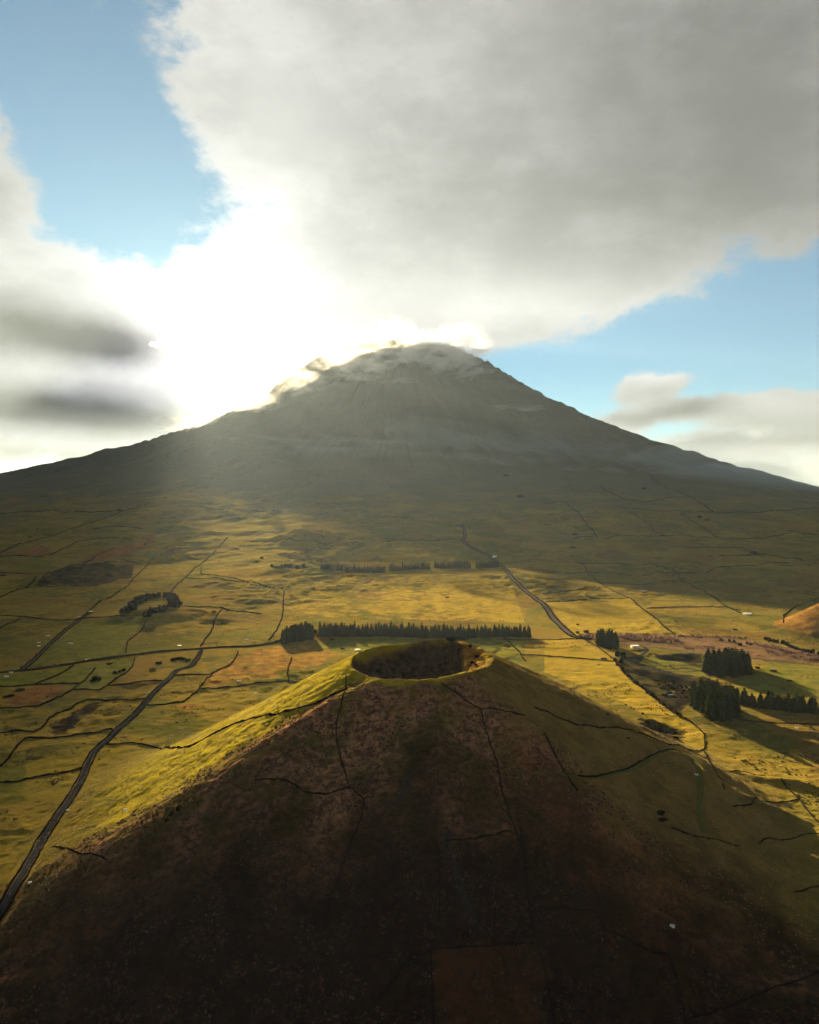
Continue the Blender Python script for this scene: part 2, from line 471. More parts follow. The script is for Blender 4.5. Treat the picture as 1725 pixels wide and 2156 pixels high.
# ------------------------------------------------------------------ the land itself
import time
_t0 = time.time()
def terrain_grid():
    a_in = np.linspace(-rad(33), rad(33), 700)
    k = np.linspace(0, 1, 70)[1:]
    a_out = rad(33) + (math.pi - rad(33)) * k ** 1.5
    ang = np.concatenate([-a_out[::-1][1:], a_in, a_out])
    rr = [6.0]
    while rr[-1] < 80000:
        r = rr[-1]
        if r < 250: d = 8
        elif r < 330: d = 2.0
        elif r < 680: d = 1.0
        elif r < 3000: d = 0.0031 * r
        elif r < 10500: d = 0.0050 * r
        else: d = 0.07 * r
        rr.append(r + d)
    A, R = np.meshgrid(ang, np.array(rr))
    return (np.sin(A) * R).ravel(), (np.cos(A) * R).ravel(), A.shape
tx, ty, (nr, na) = terrain_grid()
tz = land(tx, ty)
roadm = np.zeros_like(tx); greenm = np.zeros_like(tx)
for key, (Q, z, w) in ROADS.items():
    d, zz = seg_dist(tx, ty, Q, z, w * 0.5 + 12)
    f = sstep(w * 0.5 + (9 if key not in ('green', 'gully', 'gully2', 'loop') else 3.5), w * 0.5 + 1.0, d)
    tz = tz * (1 - f) + zz * f
    v = sstep(w * 0.5 + 2.0, w * 0.5, d)
    if key == 'green': greenm = np.maximum(greenm, v)
    else: roadm = np.maximum(roadm, v)
    if key in ('gully', 'gully2'): tz = tz - 0.6 * sstep(2.0, 0.5, d)
print("terrain", nr, na, round(time.time() - _t0, 1))
# a quick lookup of the finished land for everything that stands on it
_rr_axis = np.hypot(tx.reshape(nr, na)[:, 400], ty.reshape(nr, na)[:, 400])
_aa_axis = np.arctan2(tx.reshape(nr, na)[5], ty.reshape(nr, na)[5]); _aa_axis[-1] = math.pi
_TZ = tz.reshape(nr, na)
def zat(x, y):
    x = np.asarray(x, float); y = np.asarray(y, float)
    r = np.hypot(x, y); a = np.arctan2(x, y)
    fi = np.interp(r, _rr_axis, np.arange(nr)); fj = np.interp(a, _aa_axis, np.arange(na))
    i = np.clip(fi.astype(int), 0, nr - 2); j = np.clip(fj.astype(int), 0, na - 2)
    u, v = fi - i, fj - j
    return (_TZ[i, j] * (1 - u) * (1 - v) + _TZ[i + 1, j] * u * (1 - v) + _TZ[i, j + 1] * (1 - u) * v + _TZ[i + 1, j + 1] * u * v)

def inside(x, y, poly, jit=4.0, seed=1.0):
    poly = np.asarray(poly)[:, :2]
    m0 = (x > poly[:, 0].min() - 20) & (x < poly[:, 0].max() + 20) & (y > poly[:, 1].min() - 20) & (y < poly[:, 1].max() + 20)
    out = np.zeros(x.shape)
    idx = np.nonzero(m0)[0]
    if len(idx) == 0: return out
    xs = x[idx] + jit * 1.6 * fbm(x[idx], y[idx], 14, 3, 0.6, seed); ys = y[idx] + jit * 1.6 * fbm(x[idx], y[idx], 14, 3, 0.6, seed + 3)
    c = np.zeros(xs.shape, bool)
    n = len(poly)
    for i in range(n):
        x1, y1 = poly[i]; x2, y2 = poly[(i + 1) % n]
        if y1 == y2: continue
        k = ((y1 > ys) != (y2 > ys)) & (xs < (x2 - x1) * (ys - y1) / (y2 - y1) + x1)
        c ^= k
    out[idx] = c
    return out
def zpoly(k, pts): return drop(Z(k, pts))

M = {}
dx, dy = tx - CX, ty - CY
dc = np.hypot(dx, dy); th = np.arctan2(dx, -dy)
dist = np.hypot(tx, ty)
base0 = land(tx, ty, False)
n90 = fbm(tx, ty, 60, 4, 0.55, 101); n25 = fbm(tx, ty, 22, 4, 0.55, 102); n200 = fbm(tx, ty, 260, 3, 0.5, 103)
oncone = sstep(300, 250, dc) * (dc > RIM - 2)
# brown heather: front of the cone and the ground at its foot
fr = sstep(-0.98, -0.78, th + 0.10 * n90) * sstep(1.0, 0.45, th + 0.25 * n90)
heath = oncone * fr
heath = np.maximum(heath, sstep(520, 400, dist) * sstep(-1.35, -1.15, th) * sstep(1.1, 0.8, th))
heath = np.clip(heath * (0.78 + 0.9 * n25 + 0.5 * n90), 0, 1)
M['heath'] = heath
M['heath_shade'] = np.clip(sstep(545, 400, dist + 60 * n90 + 25 * n25) * sstep(-1.3, -1.0, th) * sstep(1.6, 1.0, th), 0, 1)  # dark heath at the foot, with the shade low in the frame painted in
M['heath_shade'] = np.maximum(M['heath_shade'], 0.9 * sstep(570, 455, dist + 40 * n90 + 20 * n25) * sstep(-1.0, -1.2, th))  # same painted shade carried over the near western ground
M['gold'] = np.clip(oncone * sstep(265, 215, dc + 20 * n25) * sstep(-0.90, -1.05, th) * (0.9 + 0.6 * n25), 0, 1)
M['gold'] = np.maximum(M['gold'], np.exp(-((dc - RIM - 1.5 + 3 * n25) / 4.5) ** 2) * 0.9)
M['heath'] *= 1 - np.exp(-((dc - RIM - 1.5) / 5.0) ** 2)
M['olive'] = np.clip(oncone * sstep(0.35, 0.75, th + 0.2 * n90) * 0.95, 0, 1)
# rust: bracken
rust = np.zeros_like(tx)
for k, pl in ((8, [(550, 375), (865, 350), (905, 490), (900, 650), (560, 650)]),
              (1, [(500, 860), (620, 780), (760, 760), (930, 690), (1000, 700), (900, 770), (760, 830), (600, 860)]),
              (1, [(20, 825), (120, 790), (250, 755), (330, 780), (250, 812)]), (1, [(0, 470), (130, 450), (180, 460), (60, 475)]),
              (4, [(1060, 370), (1180, 340), (1260, 345), (1180, 385)]), (4, [(960, 440), (1060, 430), (1050, 450)]),
              (4, [(60, 270), (250, 220), (430, 225), (330, 300), (200, 350), (30, 350)])):
    rust = np.maximum(rust, inside(tx, ty, zpoly(k, pl), 5, 7))
rust = np.maximum(rust, 0.55 * oncone * np.exp(-((th - 0.50 - 0.1 * n90) / 0.16) ** 2) * sstep(90, 150, dc) * sstep(330, 250, dc))
M['rust'] = np.clip(rust * (0.75 + 0.8 * n25), 0, 1)
M['heath_shade'] *= 1 - 0.22 * M['rust']
och = np.maximum(inside(tx, ty, zpoly(4, [(1450, 60), (1600, 0), (1760, -20), (1760, 170), (1500, 190), (1330, 230), (1280, 200), (1400, 110)]), 5, 9),
                 inside(tx, ty, zpoly(2, [(60, 1400), (330, 1370), (420, 1380), (560, 1450), (420, 1500), (0, 1560), (0, 1420)]), 5, 9))
M['ochre'] = np.clip(och * (0.7 + 1.0 * n25), 0, 1)
_h = HILLS[4]; M['ochre'] = np.maximum(M['ochre'], sstep(_h[2] * 0.98, _h[2] * 0.9, np.hypot(tx - _h[0], ty - _h[1])) * 0.95)
# yellow pasture
yel = np.zeros_like(tx)
for k, pl in ((3, [(10, 1118), (535, 1090), (600, 1150), (700, 1230), (800, 1308), (420, 1310), (190, 1335), (60, 1200)]),
              (3, [(0, 1350), (250, 1352), (440, 1475), (0, 1445)]), (6, [(600, 570), (860, 580), (950, 640), (1000, 690), (1000, 760), (850, 740), (880, 670)]),
              (6, [(0, 205), (440, 230), (560, 370), (840, 575), (620, 560), (500, 490), (0, 290)]),
              (6, [(1180, 375), (1250, 375), (1280, 400), (1200, 440)])):
    yel = np.maximum(yel, inside(tx, ty, zpoly(k, pl), 2, 11))
mot = inside(tx, ty, zpoly(2, [(215, 1200), (1725, 1240), (1650, 1010), (1580, 930), (850, 935), (430, 935), (225, 1080)]), 3, 12)
yel = np.maximum(yel, mot * sstep(-0.35, 0.35, n90 + n25 * 0.8 + (tx / 600)))
M['yellow'] = np.clip(yel * (0.85 + 0.5 * n25), 0, 1)
# fresh green grass
grn = np.zeros_like(tx)
for k, pl in ((6, [(1190, 370), (1290, 300), (1400, 240), (1760, 262), (1760, 470), (1400, 420), (1200, 420)]),
              (2, [(330, 1375), (600, 1330), (1725, 1340), (1725, 1430), (1200, 1420), (600, 1430)]), (6, [(640, 180), (690, 190), (1000, 270), (1040, 330), (800, 295), (600, 235)]),
              (1, [(200, 1500), (330, 1370), (500, 1235), (780, 1210), (900, 1220), (780, 1370), (770, 1440)]),
              (4, [(0, 228), (0, 160), (180, 140), (850, 45), (840, 100), (640, 255), (450, 245), (300, 200)])):
    grn = np.maximum(grn, inside(tx, ty, zpoly(k, pl), 2, 13))
grn = np.maximum(grn, greenm)
grn = np.maximum(grn, oncone * sstep(0.18, 0.42, n90 + 0.3 * n25) * 0.6 * sstep(80, 140, dc) * sstep(-0.9, -0.7, th))
M['green'] = np.clip(grn * (0.85 + 0.5 * n25), 0, 1)
# dark: scrub in the crater, burnt and bare soil, shaded heath
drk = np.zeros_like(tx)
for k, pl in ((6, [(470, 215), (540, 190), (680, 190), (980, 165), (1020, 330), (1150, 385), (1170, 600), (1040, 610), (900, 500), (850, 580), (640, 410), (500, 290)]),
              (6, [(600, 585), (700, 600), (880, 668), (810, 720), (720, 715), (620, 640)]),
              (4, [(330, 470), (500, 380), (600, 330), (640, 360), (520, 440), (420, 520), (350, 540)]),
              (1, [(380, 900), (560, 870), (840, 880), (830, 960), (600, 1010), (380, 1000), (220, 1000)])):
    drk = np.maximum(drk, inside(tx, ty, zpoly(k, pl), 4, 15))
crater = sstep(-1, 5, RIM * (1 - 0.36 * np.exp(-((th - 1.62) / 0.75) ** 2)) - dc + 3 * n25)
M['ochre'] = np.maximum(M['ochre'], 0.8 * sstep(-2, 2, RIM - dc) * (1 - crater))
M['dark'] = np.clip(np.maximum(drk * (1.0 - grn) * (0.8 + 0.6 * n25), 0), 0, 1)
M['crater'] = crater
thk = inside(tx, ty, zpoly(6, [(215, 60), (300, 50), (800, 62), (1100, 60), (1760, 190), (1760, 235), (1250, 200), (980, 160), (640, 130), (470, 125), (260, 85)]), 4, 17)
M['thicket'] = np.clip(thk, 0, 1)
M['road'] = roadm
M['bare'] = sstep(-90, 240, base0 - CAM_Z + 160 * n200)          # cinder slopes high on the volcano

def grid_mesh(name, x, y, z, nr, na):
    me = bpy.data.meshes.new(name)
    co = np.stack([x, y, z], axis=1).astype(np.float32)
    i = np.arange(nr - 1)[:, None]; j = np.arange(na)[None]
    j2 = (j + 1) % na
    a = i * na + j; b = i * na + j2; c = (i + 1) * na + j2; d = (i + 1) * na + j
    q = np.stack([a, d, c, b], axis=-1).reshape(-1, 4)
    me.vertices.add(len(co)); me.vertices.foreach_set('co', co.ravel())
    me.loops.add(q.size); me.loops.foreach_set('vertex_index', q.ravel().astype(np.int32))
    me.polygons.add(len(q))
    me.polygons.foreach_set('loop_start', np.arange(0, q.size, 4, dtype=np.int32))
    me.polygons.foreach_set('use_smooth', np.ones(len(q), dtype=bool))
    me.update(calc_edges=True)
    return me
def material(name):
    m = bpy.data.materials.new(name); m.use_nodes = True
    t = NT(m.node_tree); t.n.clear()
    return m, t, t.new('ShaderNodeOutputMaterial')
def plain_material(name, c1, c2, scale, rough=0.9, spec=0.15, bump=0.0, sheen=0.0):
    m, t, out = material(name)
    bs = t.new('ShaderNodeBsdfPrincipled')
    pos = t.new('ShaderNodeNewGeometry').outputs['Position']
    n = t.noise(pos, scale, 5, 0.6)
    rnd = t.new('ShaderNodeObjectInfo').outputs['Random']
    f = t.math('ADD', t.smooth(n, 0.3, 0.7), t.math('MULTIPLY', t.math('SUBTRACT', rnd, 0.5), 0.5), clamp=True)
    t.put(bs.inputs['Base Color'], t.mix(f, c1, c2))
    bs.inputs['Roughness'].default_value = rough
    bs.inputs['Specular IOR Level'].default_value = spec if spec >= 0.3 else 0.0
    if sheen:
        bs.inputs['Sheen Weight'].default_value = sheen; bs.inputs['Sheen Roughness'].default_value = 0.5
    if bump:
        b = t.new('ShaderNodeBump'); b.inputs['Strength'].default_value = bump; b.inputs['Distance'].default_value = 0.3
        t.put(b.inputs['Height'], n); t.l.new(b.outputs[0], bs.inputs['Normal'])
    t.l.new(bs.outputs[0], out.inputs[0])
    return m

me = grid_mesh("terrain", tx, ty, tz, nr, na)
for k in ('heath', 'gold', 'olive', 'rust', 'ochre', 'yellow', 'green', 'dark', 'crater', 'thicket', 'road', 'bare', 'heath_shade'):
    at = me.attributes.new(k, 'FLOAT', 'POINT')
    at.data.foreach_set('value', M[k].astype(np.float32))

def land_material():
    m, t, out = material("land")
    bs = t.new('ShaderNodeBsdfPrincipled')
    pos = t.new('ShaderNodeNewGeometry').outputs['Position']
    A = lambda k: t.attr(k).outputs['Fac']
    nb = t.noise(pos, 0.011, 5, 0.6)
    nm = t.noise(pos, 0.06, 6, 0.62)
    nf = t.noise(pos, 0.35, 5, 0.65)
    nt = t.noise(pos, 0.22, 5, 0.72)
    # rough pasture: olive with straw and moss
    c = t.mix(t.smooth(nb, 0.38, 0.62), (0.050, 0.050, 0.010), (0.125, 0.092, 0.015))
    c = t.mix(t.math('MULTIPLY', t.smooth(nm, 0.50, 0.66), 0.7), c, (0.180, 0.115, 0.019))
    c = t.mix(t.math('MULTIPLY', t.smooth(nm, 0.46, 0.32), 0.65), c, (0.026, 0.024, 0.008))
    vor = t.new('ShaderNodeTexVoronoi'); vor.inputs['Scale'].default_value = 0.0085
    t.put(vor.inputs['Vector'], t.vmath('ADD', pos, t.vmath('SCALE', t.noise(pos, 0.02, 2, 0.5, out='Color'), scale=40.0)))
    vr, vg, vb = t.sep(vor.outputs['Color'])
    c = t.mix(t.math('MULTIPLY', t.smooth(vr, 0.55, 0.75), 0.45), c, (0.060, 0.070, 0.011))
    c = t.mix(t.math('MULTIPLY', t.smooth(vg, 0.60, 0.85), 0.50), c, (0.165, 0.118, 0.017))
    c = t.mix(t.math('MULTIPLY', t.smooth(vb, 0.78, 0.92), 0.45), c, (0.095, 0.046, 0.016))
    def lay(c, key, c1, c2, n, lo=0.35, hi=0.65, k=1.0):
        f = A(key)
        if k != 1.0: f = t.math('MULTIPLY', f, k)
        return t.mix(f, c, t.mix(t.smooth(n, lo, hi), c1, c2))
    c = lay(c, 'bare', (0.024, 0.032, 0.029), (0.050, 0.056, 0.044), nm)
    c = lay(c, 'yellow', (0.165, 0.125, 0.012), (0.240, 0.165, 0.018), nm)
    c = lay(c, 'green', (0.042, 0.060, 0.010), (0.095, 0.098, 0.013), nm)
    c = lay(c, 'ochre', (0.120, 0.056, 0.014), (0.250, 0.130, 0.026), nm)
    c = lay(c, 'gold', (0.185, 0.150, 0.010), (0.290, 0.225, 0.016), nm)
    c = lay(c, 'olive', (0.078, 0.056, 0.018), (0.135, 0.092, 0.026), nm)
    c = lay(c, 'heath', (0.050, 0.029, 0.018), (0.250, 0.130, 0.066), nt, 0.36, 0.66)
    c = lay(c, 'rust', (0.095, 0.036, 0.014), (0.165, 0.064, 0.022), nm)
    c = lay(c, 'heath_shade', (0.005, 0.004, 0.004), (0.017, 0.010, 0.007), nt, 0.35, 0.72, 0.95)  # near-black layer: dark heath plus shade put into the colour
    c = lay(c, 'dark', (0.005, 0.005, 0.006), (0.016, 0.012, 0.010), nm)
    c = lay(c, 'thicket', (0.060, 0.034, 0.026), (0.120, 0.066, 0.046), nm)
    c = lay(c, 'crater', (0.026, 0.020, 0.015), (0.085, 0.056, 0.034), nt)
    # heather and rush tussocks
    tus = t.smooth(nf, 0.54, 0.66)
    c = t.mix(t.math('MULTIPLY', tus, t.math('ADD', 0.30, t.math('MULTIPLY', A('heath'), 0.45))), c, (0.018, 0.014, 0.010))
    c = t.mix(t.math('MULTIPLY', A('road'), 0.8), c, (0.040, 0.034, 0.028))
    t.put(bs.inputs['Base Color'], c)
    bs.inputs['Roughness'].default_value = 0.95
    bs.inputs['Specular IOR Level'].default_value = 0.0
    # dry grass catches light that comes through from behind
    sh = t.math('SUBTRACT', 1.0, t.math('MAXIMUM', A('dark'), t.math('MAXIMUM', A('crater'), t.math('MAXIMUM', A('heath'), A('road')))))
    t.put(bs.inputs['Sheen Weight'], t.math('MULTIPLY', t.math('MAXIMUM', sh, 0.0), 0.05))
    bs.inputs['Sheen Roughness'].default_value = 0.45
    t.put(bs.inputs['Sheen Tint'], (0.9, 0.68, 0.15, 1))
    b1 = t.new('ShaderNodeBump'); b1.inputs['Strength'].default_value = 0.8; b1.inputs['Distance'].default_value = 0.9
    hgt = t.math('ADD', nf, t.math('MULTIPLY', nt, 1.4))
    t.put(b1.inputs['Height'], hgt)
    b2 = t.new('ShaderNodeBump'); b2.inputs['Strength'].default_value = 0.55; b2.inputs['Distance'].default_value = 6.0
    t.put(b2.inputs['Height'], nm)
    t.l.new(b1.outputs[0], b2.inputs['Normal'])
    t.l.new(b2.outputs[0], bs.inputs['Normal'])
    t.l.new(bs.outputs[0], out.inputs[0])
    return m
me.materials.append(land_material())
terrain = bpy.data.objects.new("terrain", me); COL.objects.link(terrain)
terrain["kind"] = "structure"
print("land done", round(time.time() - _t0, 1))

# ------------------------------------------------------------------ helpers for things
def link(o, parent=None):
    COL.objects.link(o)
    if parent is not None: o.parent = parent
    return o
def tag(o, label, cat, group=None):
    o["label"] = label; o["category"] = cat; o["kind"] = "thing"
    if group: o["group"] = group
    return o
def mesh_obj(name, verts, faces, mat, parent=None, smooth=False):
    me = bpy.data.meshes.new(name)
    me.from_pydata([tuple(v) for v in verts], [], [tuple(f) for f in faces])
    me.materials.append(mat)
    if smooth: me.polygons.foreach_set('use_smooth', np.ones(len(me.polygons), dtype=bool))
    me.update()
    return link(bpy.data.objects.new(name, me), parent)
def empty(name, loc, rz=0.0):
    o = bpy.data.objects.new(name, None); o.location = loc; o.rotation_euler = (0, 0, rz)
    return link(o)
RND = random.Random(5)

m_asphalt = plain_material("asphalt", (0.014, 0.014, 0.018), (0.028, 0.027, 0.031), 0.25, 0.95, 0.06, 0.2)
m_dirt = plain_material("dirt_track", (0.050, 0.042, 0.034), (0.085, 0.070, 0.055), 0.2, 0.95, 0.1, 0.4)
m_blacksoil = plain_material("cinder_track", (0.014, 0.013, 0.013), (0.035, 0.030, 0.027), 0.3, 0.95, 0.1, 0.4)
m_turf = plain_material("mown_turf", (0.045, 0.055, 0.014), (0.070, 0.072, 0.020), 0.4, 0.95, 0.1, 0.5)
m_basalt = plain_material("basalt_wall", (0.004, 0.004, 0.005), (0.014, 0.012, 0.010), 0.8, 0.95, 0.1, 0.8)
m_hedge = plain_material("hedge_leaf", (0.008, 0.011, 0.006), (0.026, 0.028, 0.010), 0.7, 0.9, 0.15, 0.8)

# ------------------------------------------------------------------ roads
def road_mesh(key, name, mat, z_off=0.12, edge=0.35, across=4):
    Q, z, w = ROADS[key]
    T = np.gradient(Q, axis=0); T /= np.maximum(np.hypot(T[:, 0], T[:, 1]), 1e-6)[:, None]
    N = np.stack([-T[:, 1], T[:, 0]], axis=1)
    rs = np.random.RandomState(len(Q))
    wob = np.convolve(rs.randn(len(Q) + 8), np.ones(9) / 9, 'valid') * edge * 2
    offs = np.linspace(-0.5, 0.5, across + 1)
    V, F = [], []
    nc = across + 3
    for i in range(len(Q)):
        hw = w + wob[i]
        row = [(Q[i] + N[i] * (-0.5 * hw - 0.5), z[i] - 0.8)]
        for f in offs:
            row.append((Q[i] + N[i] * f * hw, z[i] + z_off * (1 + 0.8 * (0.25 - f * f) * 4)))
        row.append((Q[i] + N[i] * (0.5 * hw + 0.5), z[i] - 0.8))
        V += [(p[0], p[1], zz) for p, zz in row]
    for i in range(len(Q) - 1):
        for j in range(nc - 1):
            a = i * nc + j
            F.append((a, a + 1, a + nc + 1, a + nc))
    return mesh_obj(name, V, F, mat, smooth=True)
for key, name, mat in (('main', 'road', m_asphalt), ('lane', 'lane', m_asphalt), ('track', 'farm_track', m_dirt), ('east', 'gravel_road', m_dirt), ('far', 'hill_road', m_dirt),
                       ('yard', 'yard_road', m_asphalt), ('loop', 'dirt_circuit', m_blacksoil), ('hedge_road', 'hedge_track', m_dirt), ('green', 'grass_path', m_turf),
                       ('gully', 'footpath', m_blacksoil), ('gully2', 'footpath', m_blacksoil)):
    o = road_mesh(key, name, mat, 0.12 if key not in ('green', 'gully', 'gully2') else 0.05)
    o["kind"] = "structure"

# ------------------------------------------------------------------ dry stone walls and hedge banks
def wall_mesh(P, name, mat, w, h, step=None, seed=0):
    d = np.hypot(P[:, 0], P[:, 1]).mean()
    step = step or max(1.6, d * 0.0028)
    Q = soften(resample(P[:, :2], step), it=2)
    rs = np.random.RandomState(seed + 3)
    n = len(Q)
    sm = lambda k: np.convolve(rs.randn(n + 2 * k), np.ones(2 * k + 1) / (2 * k + 1) ** 0.5, 'valid')
    w = max(w, d * 0.0010); h = max(h, d * 0.0008)
    T = np.gradient(Q, axis=0); T /= np.maximum(np.hypot(T[:, 0], T[:, 1]), 1e-6)[:, None]
    N = np.stack([-T[:, 1], T[:, 0]], axis=1)
    Q = Q + N * (sm(3) * min(0.5, w * 0.25))[:, None]
    zb = zat(Q[:, 0], Q[:, 1])
    hh = h * (1 + 0.22 * np.clip(sm(1), -2, 2)); ww = w * (1 + 0.15 * np.clip(sm(1), -2, 2))
    prof = [(-0.62, -0.9), (-0.5, 0.55), (-0.28, 0.95), (0.28, 1.0), (0.5, 0.5), (0.62, -0.9)]
    V, F = [], []
    for i in range(n):
        for (a, b) in prof:
            z = zb[i] + (hh[i] * b * (1 + 0.1 * rs.randn()) if b > 0 else -0.9)
            V.append((Q[i, 0] + N[i, 0] * a * ww[i], Q[i, 1] + N[i, 1] * a * ww[i], z))
    k = len(prof)
    for i in range(n - 1):
        for j in range(k - 1):
            a = i * k + j; F.append((a, a + 1, a + k + 1, a + k))
    F.append(tuple(range(k))); F.append(tuple(range((n - 1) * k, n * k))[::-1])
    return mesh_obj(name, V, F, mat)
WG = "dry stone walls dividing the pastures"
